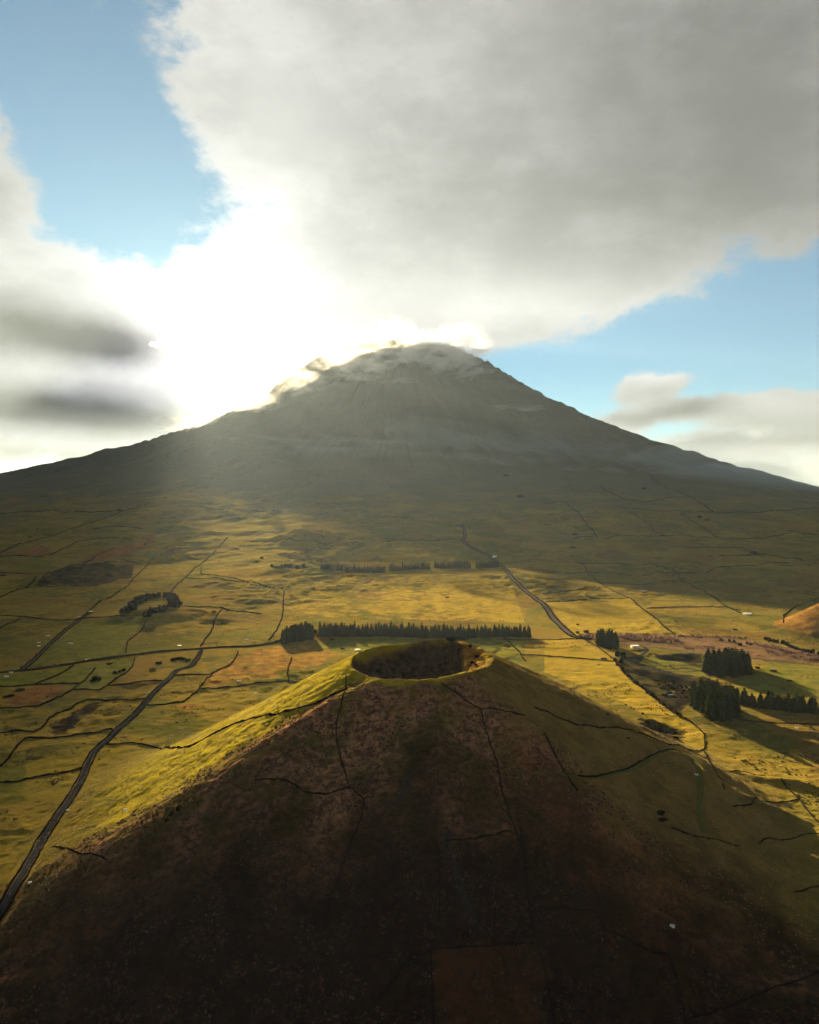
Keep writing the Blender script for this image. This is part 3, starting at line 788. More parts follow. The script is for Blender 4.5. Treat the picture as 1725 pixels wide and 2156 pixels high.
WALLS = [
 # zoom, points, width, height, label
 (1, [(-20, 1090), (110, 1035), (230, 975), (330, 925), (440, 885), (600, 830), (720, 770)], 1.8, 1.6, "wall climbing the dim western slope below the two rust bracken patches"),
 (1, [(545, 1180), (620, 1110), (700, 1075), (790, 1020), (870, 930), (940, 870), (1040, 820), (1100, 785)], 2.2, 1.8, "wall running uphill just west of the horseshoe hill, long and straight"),
 (1, [(1060, 1070), (1110, 1000), (1180, 940), (1230, 890), (1330, 815), (1380, 760), (1430, 705)], 2.0, 1.8, "wall running uphill from the wooded top of the horseshoe hill"),
 (1, [(-20, 1195), (180, 1205), (350, 1222), (490, 1222), (560, 1210), (790, 1200)], 1.8, 1.6, "wall crossing level from the western edge to the horseshoe trees"),
 (1, [(1110, 1130), (1230, 1140), (1340, 1140), (1450, 1165), (1640, 1190)], 1.8, 1.6, "wall leading east from the horseshoe hill across lit hummocks"),
 (1, [(1395, 1150), (1350, 1220), (1320, 1300), (1290, 1340), (1257, 1392)], 1.8, 1.6, "wall running down to the lane just above the road junction"),
 (1, [(-20, 925), (130, 935), (290, 935)], 1.8, 1.6, "short level wall high on the shaded western slope"),
 (1, [(-20, 1285), (60, 1250), (130, 1210)], 1.6, 1.4, "short slanting wall at the western edge below the level wall"),
 (1, [(918, 1225), (885, 1290), (800, 1360), (790, 1430)], 1.6, 1.4, "crooked wall from the open end of the horseshoe down to the lane"),
 (1, [(170, 1010), (300, 1015), (520, 1010)], 1.6, 1.5, "faint wall along the foot of the dark green western field"),
 (1, [(430, 875), (560, 870), (720, 855), (800, 865), (890, 880)], 1.8, 1.6, "wall along the upper edge of the dark green western field"),
 (1, [(580, 645), (660, 640), (780, 640), (900, 650)], 1.8, 1.6, "faint level wall west of the dark round hill"),
 (1, [(-20, 810), (100, 760), (220, 725), (340, 690), (450, 650), (560, 620), (650, 590), (800, 530), (960, 490)], 2.0, 1.8, "long wall rising over the western shoulder above the bracken"),
 (1, [(-20, 562), (150, 545), (300, 540), (500, 545), (700, 545)], 2.0, 1.8, "level wall high on the western shoulder of the volcano"),
 (1, [(1170, 960), (1300, 965), (1450, 980), (1620, 1000)], 1.8, 1.6, "wall across the glowing hummocks northeast of the horseshoe hill"),
 (1, [(1265, 890), (1258, 935), (1330, 945), (1450, 960), (1725, 1030)], 1.6, 1.5, "hooked wall passing below the wooded crater"),
 (1, [(1110, 780), (1250, 775), (1370, 770), (1500, 780)], 1.8, 1.6, "short wall in the hazy hummocks south of the far cone"),
 (1, [(-20, 832), (120, 825), (240, 820), (360, 790), (500, 730), (600, 715), (740, 710)], 1.8, 1.6, "wall between the two rust bracken patches in the west"),
 (1, [(1260, 515), (1400, 530), (1560, 535), (1725, 545)], 2.2, 1.8, "faint wall in the glare under the sun"),
 (4, [(-20, 228), (100, 228), (215, 215), (400, 212), (500, 213)], 1.5, 1.4, "level wall under the green fields west of the road"),
 (4, [(465, 95), (380, 150), (290, 185), (215, 215)], 1.5, 1.4, "slanting wall parting the green fields farthest west"),
 (4, [(605, 110), (560, 160), (520, 205), (470, 240), (440, 265), (380, 290), (250, 350), (0, 372)], 1.5, 1.4, "slanting wall between the middle green fields west of the road"),
 (4, [(850, 50), (830, 110), (790, 150), (700, 200), (625, 258), (560, 252), (455, 250)], 1.5, 1.4, "bent wall around the green field with the dark bushes"),
 (4, [(675, 222), (800, 218), (900, 205), (1020, 202)], 1.5, 1.4, "level wall reaching the road from the field with the dark bushes"),
 (4, [(-20, 515), (120, 505), (225, 515), (290, 470), (340, 420), (430, 380), (545, 315), (620, 322), (740, 325), (910, 320)], 1.5, 1.4, "long angular wall meeting the west side of the road at its middle"),
 (4, [(-20, 760), (60, 690), (110, 620), (165, 565), (300, 560), (420, 552), (500, 530), (620, 515), (710, 497)], 1.5, 1.4, "angular wall meeting the road below the longest wall"),
 (4, [(-20, 838), (100, 838), (190, 815), (300, 795), (400, 775), (515, 740)], 1.4, 1.3, "lowest wall west of the road, in deep shade"),
 (4, [(670, 592), (740, 592), (810, 580), (900, 590), (1000, 600), (1100, 625), (1190, 620), (1250, 585), (1350, 530), (1430, 490), (1520, 460), (1620, 440), (1725, 420), (1870, 375), (2000, 322), (2110, 270), (2180, 238)], 1.4, 1.2, "long dark wall climbing the golden west flank of the crater cone"),
 (4, [(915, 352), (1000, 352), (1150, 330), (1200, 290), (1250, 245), (1400, 232), (1500, 225), (1725, 203), (1880, 190)], 1.5, 1.4, "wall east of the road skirting the foot of the golden flank"),
 (4, [(1090, 165), (1200, 160), (1320, 155), (1380, 120), (1440, 100), (1480, 50), (1495, 5)], 1.5, 1.4, "wall east of the road junction beside the ochre hummocks"),
 (4, [(1250, 245), (1290, 190), (1330, 160)], 1.4, 1.3, "short cross wall joining the two walls east of the road"),
 (4, [(330, 1245), (420, 1255), (500, 1265), (680, 1300)], 0.8, 0.7, "dark wall at the shaded foot of the cone near the road"),
 (5, [(605, 165), (600, 240), (575, 350), (545, 440), (545, 560), (580, 700), (625, 840), (720, 930), (700, 1030), (650, 1150), (590, 1320), (520, 1500), (480, 1650), (440, 1850)], 0.8, 0.6, "dark wall zigzagging straight down the brown front of the cone"),
 (5, [(35, 825), (150, 830), (250, 850), (330, 885), (480, 885), (625, 850)], 0.8, 0.6, "short wall crossing the brown front below the lit strip"),
 (5, [(1200, 200), (1280, 250), (1360, 310), (1445, 365), (1580, 385), (1725, 415)], 0.8, 0.6, "faint wall leaving the crater rim towards the east"),
 (5, [(1445, 365), (1470, 450), (1500, 560), (1545, 680), (1570, 800), (1600, 920), (1650, 1080), (1700, 1220), (1740, 1320)], 0.8, 0.6, "thin wall running down the cone between brown heath and russet grass"),
 (5, [(1220, 1190), (1400, 1165), (1470, 1140), (1640, 1115)], 0.8, 0.6, "short broken wall low on the brown front of the cone"),
 (5, [(1170, 1200), (1185, 1300), (1190, 1500), (1180, 1700)], 0.8, 0.6, "faint wall beside the eroded footpath on the lower cone"),
 (8, [(390, 510), (480, 400), (550, 375), (700, 355), (865, 348)], 0.8, 0.6, "dark wall along the top of the red bracken field"),
 (8, [(865, 240), (1000, 248), (1055, 260), (1070, 310), (1150, 345), (1210, 378), (1265, 385), (1290, 450), (1310, 560), (1320, 640)], 0.8, 0.6, "stepped wall winding below the eastern brown slope"),
 (8, [(1320, 585), (1400, 560), (1500, 520), (1600, 480), (1760, 420)], 0.8, 0.6, "wall across the green corner at the bottom east"),
 (8, [(820, 0), (835, 100), (845, 240), (870, 348), (900, 480), (930, 640)], 0.8, 0.6, "wall down the east side of the red bracken field"),
 (8, [(550, 378), (552, 480), (562, 640)], 0.8, 0.6, "wall down the west side of the red bracken field"),
 (6, [(-60, 510), (0, 525), (100, 560), (200, 600), (330, 635), (450, 660), (600, 690), (720, 735), (800, 745), (1000, 765)], 0.87, 0.74, "long wall slanting down the olive east slope to the small quarry"),
 (6, [(0, 680), (50, 780), (90, 870), (130, 935), (160, 990), (210, 1050)], 0.99, 0.56, "rough double bank crossing the grassy path on the east slope"),
 (6, [(210, 945), (330, 938), (420, 903), (520, 853), (620, 833), (720, 813), (790, 783), (850, 783)], 0.99, 0.93, "dark scrubby bank just above the curving grassy path"),
 (6, [(880, 585), (950, 630), (1000, 680), (1005, 740), (1000, 765)], 0.81, 0.74, "curved wall round the bright green tip east of the quarry"),
 (6, [(1000, 780), (1050, 870), (1100, 960), (1130, 1040)], 0.87, 0.68, "dark wall below the eastern point of the cone"),
 (6, [(1160, 900), (1260, 910), (1380, 930)], 0.74, 0.68, "short wall in the shade above the lit eastern humps"),
 (6, [(1180, 1135), (1300, 1115), (1390, 1100), (1480, 1110), (1590, 1090)], 0.74, 0.68, "wall crossing between the lit eastern humps"),
 (6, [(1480, 950), (1530, 1030), (1590, 1090), (1650, 1170), (1760, 1290)], 0.74, 0.68, "wall slanting down along the lit eastern humps"),
 (6, [(790, 1270), (900, 1310), (1050, 1325), (1220, 1355)], 0.74, 0.62, "wall in deep shade at the eastern foot of the cone"),
 (6, [(1340, 1350), (1500, 1345), (1640, 1335), (1760, 1325)], 0.74, 0.62, "level wall under the shadowed side of the largest eastern hump"),
 (6, [(1560, 1665), (1650, 1650), (1760, 1605)], 0.74, 0.62, "short wall beside the orange hump at the lower east edge"),
 (6, [(1215, 600), (1280, 605), (1450, 615), (1760, 628)], 0.81, 0.81, "level wall running east from the nearest conifer block"),
 (6, [(1660, 630), (1725, 670), (1800, 720)], 0.74, 0.74, "short wall dropping to the east edge below the level wall"),
 (6, [(-150, 190), (0, 195), (150, 205), (300, 215), (440, 225)], 0.87, 0.87, "wall between the two lit fields behind the crater's east side"),
 (6, [(-300, 95), (0, 92), (130, 92), (250, 95), (320, 130), (390, 180), (440, 215)], 0.87, 0.87, "wall round the top of the lit field beside the farm sheds"),
 (3, [(10, 1110), (120, 1108), (250, 1103), (400, 1095), (535, 1085)], 1.6, 1.5, "wall along the top of the smooth golden field"),
 (3, [(-10, 1058), (100, 1048), (250, 1030), (390, 1020)], 1.6, 1.5, "level wall above the golden field, east of the gravel road"),
 (3, [(230, 860), (280, 925), (330, 975), (390, 1020), (460, 1055), (535, 1085), (600, 1140), (680, 1200), (740, 1255), (815, 1312)], 1.8, 1.6, "long wall slanting down the east side of the golden field"),
 (3, [(340, 988), (470, 993), (600, 1000), (720, 990), (850, 980), (940, 995)], 1.6, 1.5, "lower of the two level walls through the lit eastern humps"),
 (3, [(310, 940), (450, 938), (600, 938), (700, 932), (805, 935)], 1.6, 1.5, "upper of the two level walls through the lit eastern humps"),
 (3, [(805, 935), (900, 1000), (1000, 1045), (1080, 1095), (1130, 1130), (1230, 1180)], 1.6, 1.5, "wall slanting down from the shadow edge to the white cistern"),
 (3, [(640, 1150), (760, 1140), (900, 1138), (1050, 1138), (1140, 1140), (1230, 1165)], 1.6, 1.5, "level wall from the golden field to the white cistern"),
 (3, [(810, 925), (930, 918), (1030, 915), (1120, 898), (1200, 890), (1330, 880), (1430, 870), (1540, 868)], 1.8, 1.7, "dark wall just inside the mountain's shadow in the east"),
 (3, [(200, 870), (300, 865), (400, 870), (560, 878), (680, 880), (760, 895), (830, 925)], 1.8, 1.6, "wall following the edge of the mountain's shadow"),
 (3, [(450, 515), (600, 530), (720, 540), (880, 540), (1060, 550), (1250, 548), (1450, 545), (1700, 520)], 2.2, 2.0, "long level wall halfway up the shaded eastern flank"),
 (3, [(180, 715), (330, 705), (500, 700), (740, 698), (900, 690), (1000, 700), (1200, 715), (1400, 710), (1500, 685), (1725, 688)], 2.0, 1.8, "second long level wall on the shaded eastern flank, below the dark grove"),
 (3, [(530, 545), (600, 580), (680, 650), (750, 700)], 1.8, 1.6, "slanting wall linking the two long level walls, west of the dark grove"),
 (3, [(860, 550), (960, 620), (1040, 670), (1100, 710)], 1.8, 1.6, "slanting wall passing right beside the dark grove"),
 (3, [(350, 380), (420, 430), (520, 470), (640, 485), (800, 455)], 1.8, 1.6, "faint wall high on the shaded eastern flank"),
 (3, [(670, 330), (780, 400), (900, 440), (1060, 545)], 1.8, 1.6, "highest faint slanting wall on the eastern flank"),
 (3, [(830, 770), (950, 765), (1100, 770), (1250, 775)], 1.8, 1.6, "short level wall on the shaded flank above the white cattle"),
 (3, [(-10, 930), (150, 925), (280, 920)], 1.6, 1.5, "level wall reaching the gravel road in the lit hummocks"),
 (3, [(1500, 1240), (1500, 1200), (1560, 1150), (1640, 1115), (1760, 1080)], 1.6, 1.5, "dark bank round the foot of the orange hill"),
 (3, [(1030, 825), (1200, 820), (1350, 815), (1560, 830), (1725, 870)], 1.8, 1.6, "wall on the shaded flank behind the white cattle"),
 (3, [(0, 490), (130, 485), (210, 545), (330, 700)], 1.8, 1.6, "wall dropping from the upper hill road on the eastern flank"),
 (2, [(215, 1040), (212, 1090), (205, 1200), (170, 1290), (120, 1350)], 1.8, 1.7, "wall running down to the lane west of the long conifer row"),
 (2, [(0, 1005), (80, 1015), (210, 1030)], 1.6, 1.5, "short wall below the wooded crater"),
 (2, [(1590, 1335), (1640, 1380), (1690, 1430), (1725, 1480)], 1.4, 1.3, "slanting wall behind the crater at the east end of the conifer row"),
 (2, [(265, 1460), (245, 1510), (240, 1560), (250, 1615)], 1.4, 1.3, "crooked wall on the ochre hummocks behind the golden flank"),
 (2, [(150, 720), (300, 735), (480, 735), (700, 722), (900, 722), (1100, 720), (1320, 718)], 1.8, 1.6, "long hazy wall from below the far low cone to the road bend"),
]
m_wall = m_basalt
for i, (k, pts, w, h, lab) in enumerate(WALLS):
    P = drop(Z(k, pts))
    o = wall_mesh(P, "stone_wall", m_wall, w, h, seed=i)
    tag(o, "dark stone " + lab if not lab.startswith("dark") else lab, "wall", WG)
def along(key, off, i0=0, i1=None):
    Q, z, w = ROADS[key]; Q = Q[i0:i1]
    T = np.gradient(Q, axis=0); T /= np.maximum(np.hypot(T[:, 0], T[:, 1]), 1e-6)[:, None]
    return Q + np.stack([-T[:, 1], T[:, 0]], axis=1) * off
for key, off, lab, mt in (('lane', 3.4, "dark roadside wall on the north side of the level lane", m_hedge), ('lane', -3.4, "dark roadside wall on the south side of the level lane", m_hedge),
                      ('track', 2.9, "dark wall on the west side of the farm track to the horseshoe hill", m_hedge), ('track', -2.9, "dark wall on the east side of the farm track to the horseshoe hill", m_hedge),
                      ('main', 3.3, "low wall along the east verge of the main road", m_basalt), ('main', -3.3, "low wall along the west verge of the main road", m_basalt),
                      ('east', 5.6, "dark wall on the east side of the gravel road up the mountain", m_basalt), ('east', -5.6, "dark wall on the west side of the gravel road up the mountain", m_basalt)):
    P = along(key, off)
    if key == 'main': P = P[6:]
    if key == 'lane':
        d = np.hypot(P[:, 0] - ROADS['main'][0][0][0], P[:, 1] - ROADS['main'][0][0][1])
        if off < 0: pass
    o = wall_mesh(P, "roadside_wall", mt, 1.0 if key == "main" else 1.5, 1.0 if key == "main" else 1.5, seed=abs(int(off * 7)) + 40 * (off > 0) + len(key))
    tag(o, lab, "wall", "walls lining the roads")
print("walls", round(time.time() - _t0, 1))

# ------------------------------------------------------------------ trees
m_conifer = plain_material("conifer_needles", (0.004, 0.007, 0.004), (0.018, 0.024, 0.008), 0.5, 0.85, 0.2)
m_conifer2 = plain_material("cedar_needles", (0.004, 0.007, 0.003), (0.024, 0.030, 0.008), 0.4, 0.85, 0.2)
m_bark = plain_material("bark", (0.030, 0.022, 0.016), (0.060, 0.045, 0.032), 1.5, 0.95, 0.1)
m_leaf = plain_material("scrub_leaf", (0.005, 0.007, 0.004), (0.020, 0.021, 0.008), 0.6, 0.85, 0.2)
m_twig = plain_material("bare_twigs", (0.260, 0.165, 0.130), (0.440, 0.300, 0.240), 0.5, 0.95, 0.1)
m_bracken = plain_material("brown_scrub", (0.045, 0.026, 0.018), (0.100, 0.052, 0.030), 0.5, 0.95, 0.1)

def crown_mesh(name, h, r, mat, seed, whorls=15, arms=9, droop=0.45, shape=0.9, lo=0.06):
    rs = random.Random(seed); V, F = [], []
    n = 7
    core = [(0, 0, h * 0.97)] + [(math.cos(i * 2 * math.pi / n) * r * 0.52, math.sin(i * 2 * math.pi / n) * r * 0.52, h * lo) for i in range(n)]
    V += core
    for i in range(n): F.append((0, 1 + i, 1 + (i + 1) % n))
    for w in range(whorls):
        t = (w + rs.uniform(-0.3, 0.3)) / whorls; t = min(max(t, 0), 0.97)
        z = h * (lo + (1 - lo) * t)
        rr = r * (1 - t) ** shape * (1.0 if t > 0.12 else 0.8)
        rr = max(rr, 0.14)
        k = max(4, int(arms * (1 - 0.4 * t)))
        a0 = rs.uniform(0, 6.28)
        for j in range(k):
            a = a0 + j * 2 * math.pi / k + rs.uniform(-0.25, 0.25)
            L = rr * rs.uniform(0.72, 1.18); wd = L * rs.uniform(0.34, 0.5) + 0.12
            ca, sa = math.cos(a), math.sin(a)
            zi = z + rs.uniform(-0.2, 0.3) + L * 0.25; zo = z - L * droop * rs.uniform(0.6, 1.3); zm = (zi + zo) / 2 + L * 0.16
            b = len(V)
            V += [(ca * 0.1, sa * 0.1, zi), (ca * L * .55 - sa * wd, sa * L * .55 + ca * wd, zm - 0.3 * L), (ca * L, sa * L, zo), (ca * L * .55 + sa * wd, sa * L * .55 - ca * wd, zm - 0.3 * L), (ca * L * .55, sa * L * .55, zm)]
            F += [(b, b + 1, b + 4), (b + 1, b + 2, b + 4), (b + 2, b + 3, b + 4), (b + 3, b, b + 4)]
    me = bpy.data.meshes.new(name); me.from_pydata(V, [], F); me.materials.append(mat); me.update()
    return me
def trunk_mesh(h, r):
    V, F = [], []; n = 6
    for k, (z, q) in enumerate(((-0.8, 1.25), (0.15 * h, 0.9), (0.6 * h, 0.55), (0.93 * h, 0.12))):
        for i in range(n):
            a = i * 2 * math.pi / n; V.append((math.cos(a) * r * q, math.sin(a) * r * q, z))
    for k in range(3):
        for i in range(n):
            a = k * n + i; b = k * n + (i + 1) % n
            F.append((a, b, b + n, a + n))
    me = bpy.data.meshes.new("trunk"); me.from_pydata(V, [], F); me.materials.append(m_bark); me.update()
    return me
CON = [crown_mesh("crown", 20, 3.7, m_conifer, s, 16, 12, 0.40, 0.40) for s in range(5)]
CED = [crown_mesh("crown", 20, 5.0, m_conifer2, 20 + s, 16, 13, 0.30, 0.40, 0.0) for s in range(5)]
TRK = trunk_mesh(20, 0.32)
def tree(name, x, y, s, meshes, label, cat, group, sxy=1.0, trunk=TRK, z=None):
    e = empty(name, (x, y, (zat(x, y) if z is None else z) - 0.1), RND.uniform(0, 6.28))
    e.scale = (s * sxy, s * sxy, s)
    c = bpy.data.objects.new("crown", RND.choice(meshes)); link(c, e)
    if trunk is not None:
        t_ = bpy.data.objects.new("trunk", trunk); link(t_, e)
    tag(e, label, cat, group)
    return e
def ordinal(n):
    return str(n) + ('th' if 10 <= n % 100 <= 20 else {1: 'st', 2: 'nd', 3: 'rd'}.get(n % 10, 'th'))
def pts_line(P, step, jit, rs):
    Q = resample(np.asarray(P)[:, :2], step)
    return Q + rs.randn(*Q.shape) * jit
rs = np.random.RandomState(4)
# the long row behind the crater
GA = "conifers of the long shelterbelt behind the crater"
P = drop(Z(2, [(440, 1326), (600, 1318), (800, 1320), (1100, 1330), (1400, 1333), (1725, 1330), (1755, 1332)]))
Q = pts_line(P, 2.8, 0.6, rs)
nb_ = len(Q)
for i, (x, y) in enumerate(Q):
    tree("conifer_tree", x, y, (1.12 - 0.20 * i / nb_) * RND.uniform(0.70, 1.10), CON, ordinal(i + 1) + " conifer from the west in the front line of the long row behind the crater", "tree", GA, 1.05)
Q2 = pts_line(P + np.array([0, 9, 0]), 7.2, 0.9, rs)
for i, (x, y) in enumerate(Q2):
    tree("conifer_tree", x, y, (1.22 - 0.20 * i / len(Q2)) * RND.uniform(0.72, 1.12), CON, ordinal(i + 1) + " conifer from the west in the back line of the long row behind the crater", "tree", GA, 1.05)
GB = "conifers of the block at the west end of the long row"
P0 = drop(Z(2, [(200, 1365), (300, 1352), (390, 1336)]))
ax = P0[-1, :2] - P0[0, :2]
for row in range(6):
    n_ = 13 - row
    for i in range(n_):
        f = (i + rs.uniform(-.25, .25)) / 12
        x, y = P0[0, :2] + ax * f + np.array([2.0 * row + rs.uniform(-1, 1), 9.0 * row + rs.uniform(-1.5, 1.5)])
        if row > 1 and f > 0.9: continue
        tree("conifer_tree", x, y, RND.uniform(0.95, 1.3), CON, ordinal(i + 1) + " conifer from the west in " + ("front", "second", "third", "fourth", "fifth", "back")[row] + " line of the shelterbelt's end block", "tree", GB, 1.15)
def block(poly, n, lab, group, smin, smax, meshes, name, sxy=1.0, mind=3.2, seed=1):
    rs = np.random.RandomState(seed)
    P = drop(poly)[:, :2]
    lo, hi = P.min(0), P.max(0); got = []
    tries = 0
    while len(got) < n and tries < 20000:
        tries += 1
        q = lo + rs.rand(2) * (hi - lo)
        c = False
        for i in range(len(P)):
            a, b = P[i], P[(i + 1) % len(P)]
            if (a[1] > q[1]) != (b[1] > q[1]) and q[0] < (b[0] - a[0]) * (q[1] - a[1]) / (b[1] - a[1]) + a[0]: c = not c
        if c and all((q[0] - g[0]) ** 2 + (q[1] - g[1]) ** 2 > mind * mind for g in got): got.append(q)
    got.sort(key=lambda g: g[0] / g[1])
    for i, q in enumerate(got):
        tree(name, q[0], q[1], RND.uniform(smin, smax), meshes, ordinal(i + 1) + " " + lab, "tree", group, sxy)
    return got
block(Z(6, [(310, 118), (350, 135), (400, 150), (465, 158), (468, 140), (420, 122), (360, 108)]), 20, "cedar from the west in the compact clump beside the white house", "cedars of the clump by the white house", 1.05, 1.35, CED, "cedar_tree", 0.95, 3.6, 2)
block(Z(6, [(1010, 290), (1040, 315), (1130, 332), (1260, 322), (1295, 290), (1285, 262), (1200, 245), (1080, 248), (1015, 262)]), 44, "cedar from the west in the dark block beside the dirt circuit", "cedars of the block by the dirt circuit", 1.15, 1.5, CED, "cedar_tree", 1.05, 4.2, 3)
block(Z(6, [(925, 500), (960, 545), (1020, 585), (1070, 608), (1200, 608), (1225, 590), (1190, 540), (1130, 505), (1000, 480)]), 44, "cedar from the west in the nearest dark block at the east", "cedars of the nearest eastern block", 1.15, 1.5, CED, "cedar_tree", 1.05, 4.0, 4)
P = drop(Z(6, [(1225, 500), (1340, 522), (1450, 532), (1560, 545), (1680, 552), (1760, 558)]))
for i, (x, y) in enumerate(pts_line(P, 5.2, 1.0, rs)):
    tree("cedar_tree", x, y, RND.uniform(0.65, 1.0), CED, ordinal(i + 1) + " cedar from the west in the front of the shaded belt at the east edge", "tree", "cedars of the eastern belt", 1.15)
P = drop(Z(6, [(1225, 500), (1340, 518), (1450, 528), (1560, 540), (1760, 552)]))
for i, (x, y) in enumerate(pts_line(P + np.array([0, 9, 0]), 8.5, 1.2, rs)):
    tree("cedar_tree", x, y, RND.uniform(0.7, 1.05), CED, ordinal(i + 1) + " cedar from the west in the back of the shaded belt at the east edge", "tree", "cedars of the eastern belt", 1.15)

# far rows: past the count of single trees, one mass
def joined_trees(name, spots, protos, scale, label, sxy=1.0, mat=m_conifer):
    V, F = [], []; o = 0
    data = []
    for me in protos:
        co = np.zeros(len(me.vertices) * 3, np.float32); me.vertices.foreach_get('co', co)
        data.append((co.reshape(-1, 3), np.array([p.vertices[:] for p in me.polygons])))
    Vs, Fs = [], []
    for (x, y) in spots:
        co, f = data[RND.randrange(len(data))]
        s = scale * RND.uniform(0.8, 1.15); a = RND.uniform(0, 6.28); c, sn = math.cos(a), math.sin(a)
        p = np.stack([(co[:, 0] * c - co[:, 1] * sn) * s * sxy + x, (co[:, 0] * sn + co[:, 1] * c) * s * sxy + y, co[:, 2] * s + float(zat(x, y)) - 0.5], axis=1)
        Vs.append(p); Fs.append(f + o); o += len(p)
    ob = mesh_obj(name, np.concatenate(Vs).tolist(), np.concatenate(Fs).tolist(), mat)
    ob["kind"] = "stuff"; ob["label"] = label; ob["category"] = "trees"
    return ob
CON_LOW = [crown_mesh("crown", 20, 2.9, m_conifer, 60 + s, 8, 6) for s in range(3)]
spots = []
for a, b in (((445, 912), (845, 922)), ((880, 914), (1125, 908)), ((1160, 898), (1380, 896)), ((1425, 898), (1560, 892))):
    Pf = drop(Z(2, [a, b]))
    for off in (0, 12):
        spots += [tuple(q) for q in pts_line(Pf + np.array([0, off, 0]), 4.2, 0.8, rs)]
joined_trees("far_shelterbelt", spots, CON_LOW, 1.25, "four far rows of conifers across the middle of the slope", 1.25)

# broad bushes and scrub
def bush_mesh(name, mat, seed, n=150, leaf=0.34, flat=0.8):
    rs = random.Random(seed); V, F = [], []
    lobes = [(rs.uniform(-.5, .5), rs.uniform(-.5, .5), rs.uniform(0.35, 0.8), rs.uniform(.35, .6)) for _ in range(6)]
    for i in range(n):
        lx, ly, lz, lr = rs.choice(lobes)
        d = Vector((rs.gauss(0, 1), rs.gauss(0, 1), rs.gauss(0, 1))).normalized()
        c = Vector((lx, ly, lz * flat)) + d * lr * rs.uniform(0.75, 1.05)
        if c.z < 0.02: c.z = rs.uniform(0.02, 0.3)
        t = d.orthogonal().normalized(); t.rotate(Matrix.Rotation(rs.uniform(0, 6.28), 3, d))
        bt = d.cross(t); s = leaf * rs.uniform(0.6, 1.3)
        k = len(V)
        V += [c + t * s, c + bt * s * .8 + d * s * .3, c - t * s, c - bt * s * .8 - d * s * .2]
        F += [(k, k + 1, k + 2), (k, k + 2, k + 3)]
    for (lx, ly, lz, lr) in lobes:
        k = len(V); c = Vector((lx, ly, lz * flat)); q = lr * 0.78
        V += [c + Vector(v) * q for v in ((1, 0, 0), (-1, 0, 0), (0, 1, 0), (0, -1, 0), (0, 0, 1), (0, 0, -1))]
        for a, b, c3 in ((0, 2, 4), (2, 1, 4), (1, 3, 4), (3, 0, 4), (2, 0, 5), (1, 2, 5), (3, 1, 5), (0, 3, 5)): F.append((k + a, k + b, k + c3))
    me = bpy.data.meshes.new(name); me.from_pydata([tuple(v) for v in V], [], F); me.materials.append(mat); me.update()
    return me
BSH = [bush_mesh("foliage", m_leaf, s) for s in range(4)]
def stem_mesh():
    V, F = [], []
    for a in range(3):
        an = a * 2.1; k = len(V)
        for (q, z, w) in ((0.02, -0.25, 0.06), (0.25, 0.5, 0.03)):
            cx_, cy_ = math.cos(an) * q, math.sin(an) * q
            V += [(cx_ + w, cy_, z), (cx_ - w * .5, cy_ + w * .8, z), (cx_ - w * .5, cy_ - w * .8, z)]
        for i in range(3): F.append((k + i, k + (i + 1) % 3, k + 3 + (i + 1) % 3, k + 3 + i))
    me = bpy.data.meshes.new("stems"); me.from_pydata(V, [], F); me.materials.append(m_bark); me.update(); return me
STM = stem_mesh()
def bush(x, y, r, h, label, group, meshes=BSH, name="bush", cat="bush", part="foliage", z=None):
    e = empty(name, (x, y, (zat(x, y) if z is None else z) - 0.15), RND.uniform(0, 6.28)); e.scale = (r, r, h)
    link(bpy.data.objects.new(part, RND.choice(meshes)), e); link(bpy.data.objects.new("stems", STM), e)
    return tag(e, label, cat, group)
# trees on the horseshoe rim
P = drop(Z(1, [(800, 1188), (830, 1135), (900, 1098), (1000, 1082), (1075, 1088), (1100, 1118), (1085, 1148), (1020, 1168), (950, 1188), (918, 1213)]))
for i, (x, y) in enumerate(pts_line(P, 4.0, 4.2, rs)):
    bush(x, y, RND.uniform(4.6, 6.6), RND.uniform(8, 11.5), ordinal(i + 1) + " dark tree along the horseshoe rim, counted from its lower west end", "trees along the horseshoe rim", name="rim_tree", cat="tree")
# trees round and inside the wooded crater
h0 = HILLS[1]
spots_ = []
for i in range(46):
    a = rs.uniform(0, 6.28); q = h0[4] * (0.35 + 0.55 * rs.rand()); spots_.append((h0[0] + math.cos(a) * q, h0[1] + math.sin(a) * q))
for i, (x, y) in enumerate(sorted(spots_)):
    bush(x, y, RND.uniform(5, 8), RND.uniform(7, 11), ordinal(i + 1) + " hazy dark tree from the west in the far wooded crater", "trees in the wooded crater", name="crater_tree", cat="tree")
# scrub on the crater floor and walls of the near cone
spots_ = []
for i in range(70):
    a = rs.uniform(0, 6.28); q = RIM * (0.05 + 0.42 * math.sqrt(rs.rand())); spots_.append((CX + math.cos(a) * q, CY - 6 + math.sin(a) * q))
for i, (x, y) in enumerate(sorted(spots_)):
    bush(x, y, RND.uniform(2.2, 4.2), RND.uniform(2.5, 5.5), ordinal(i + 1) + " dark leafy tree from the west on the near crater's floor", "trees on the crater floor", name="crater_floor_tree", cat="tree")
spots_ = []
for i in range(46):
    a = rs.uniform(0, 6.28); q = RIM * (0.50 + 0.36 * rs.rand()); spots_.append((CX + math.cos(a) * q, CY + math.sin(a) * q))
for i, (x, y) in enumerate(sorted(spots_)):
    bush(x, y, RND.uniform(1.0, 2.4), RND.uniform(0.9, 2.2), ordinal(i + 1) + " low scrub bush from the west on the near crater's inner wall", "scrub on the crater wall", name="scrub_bush")
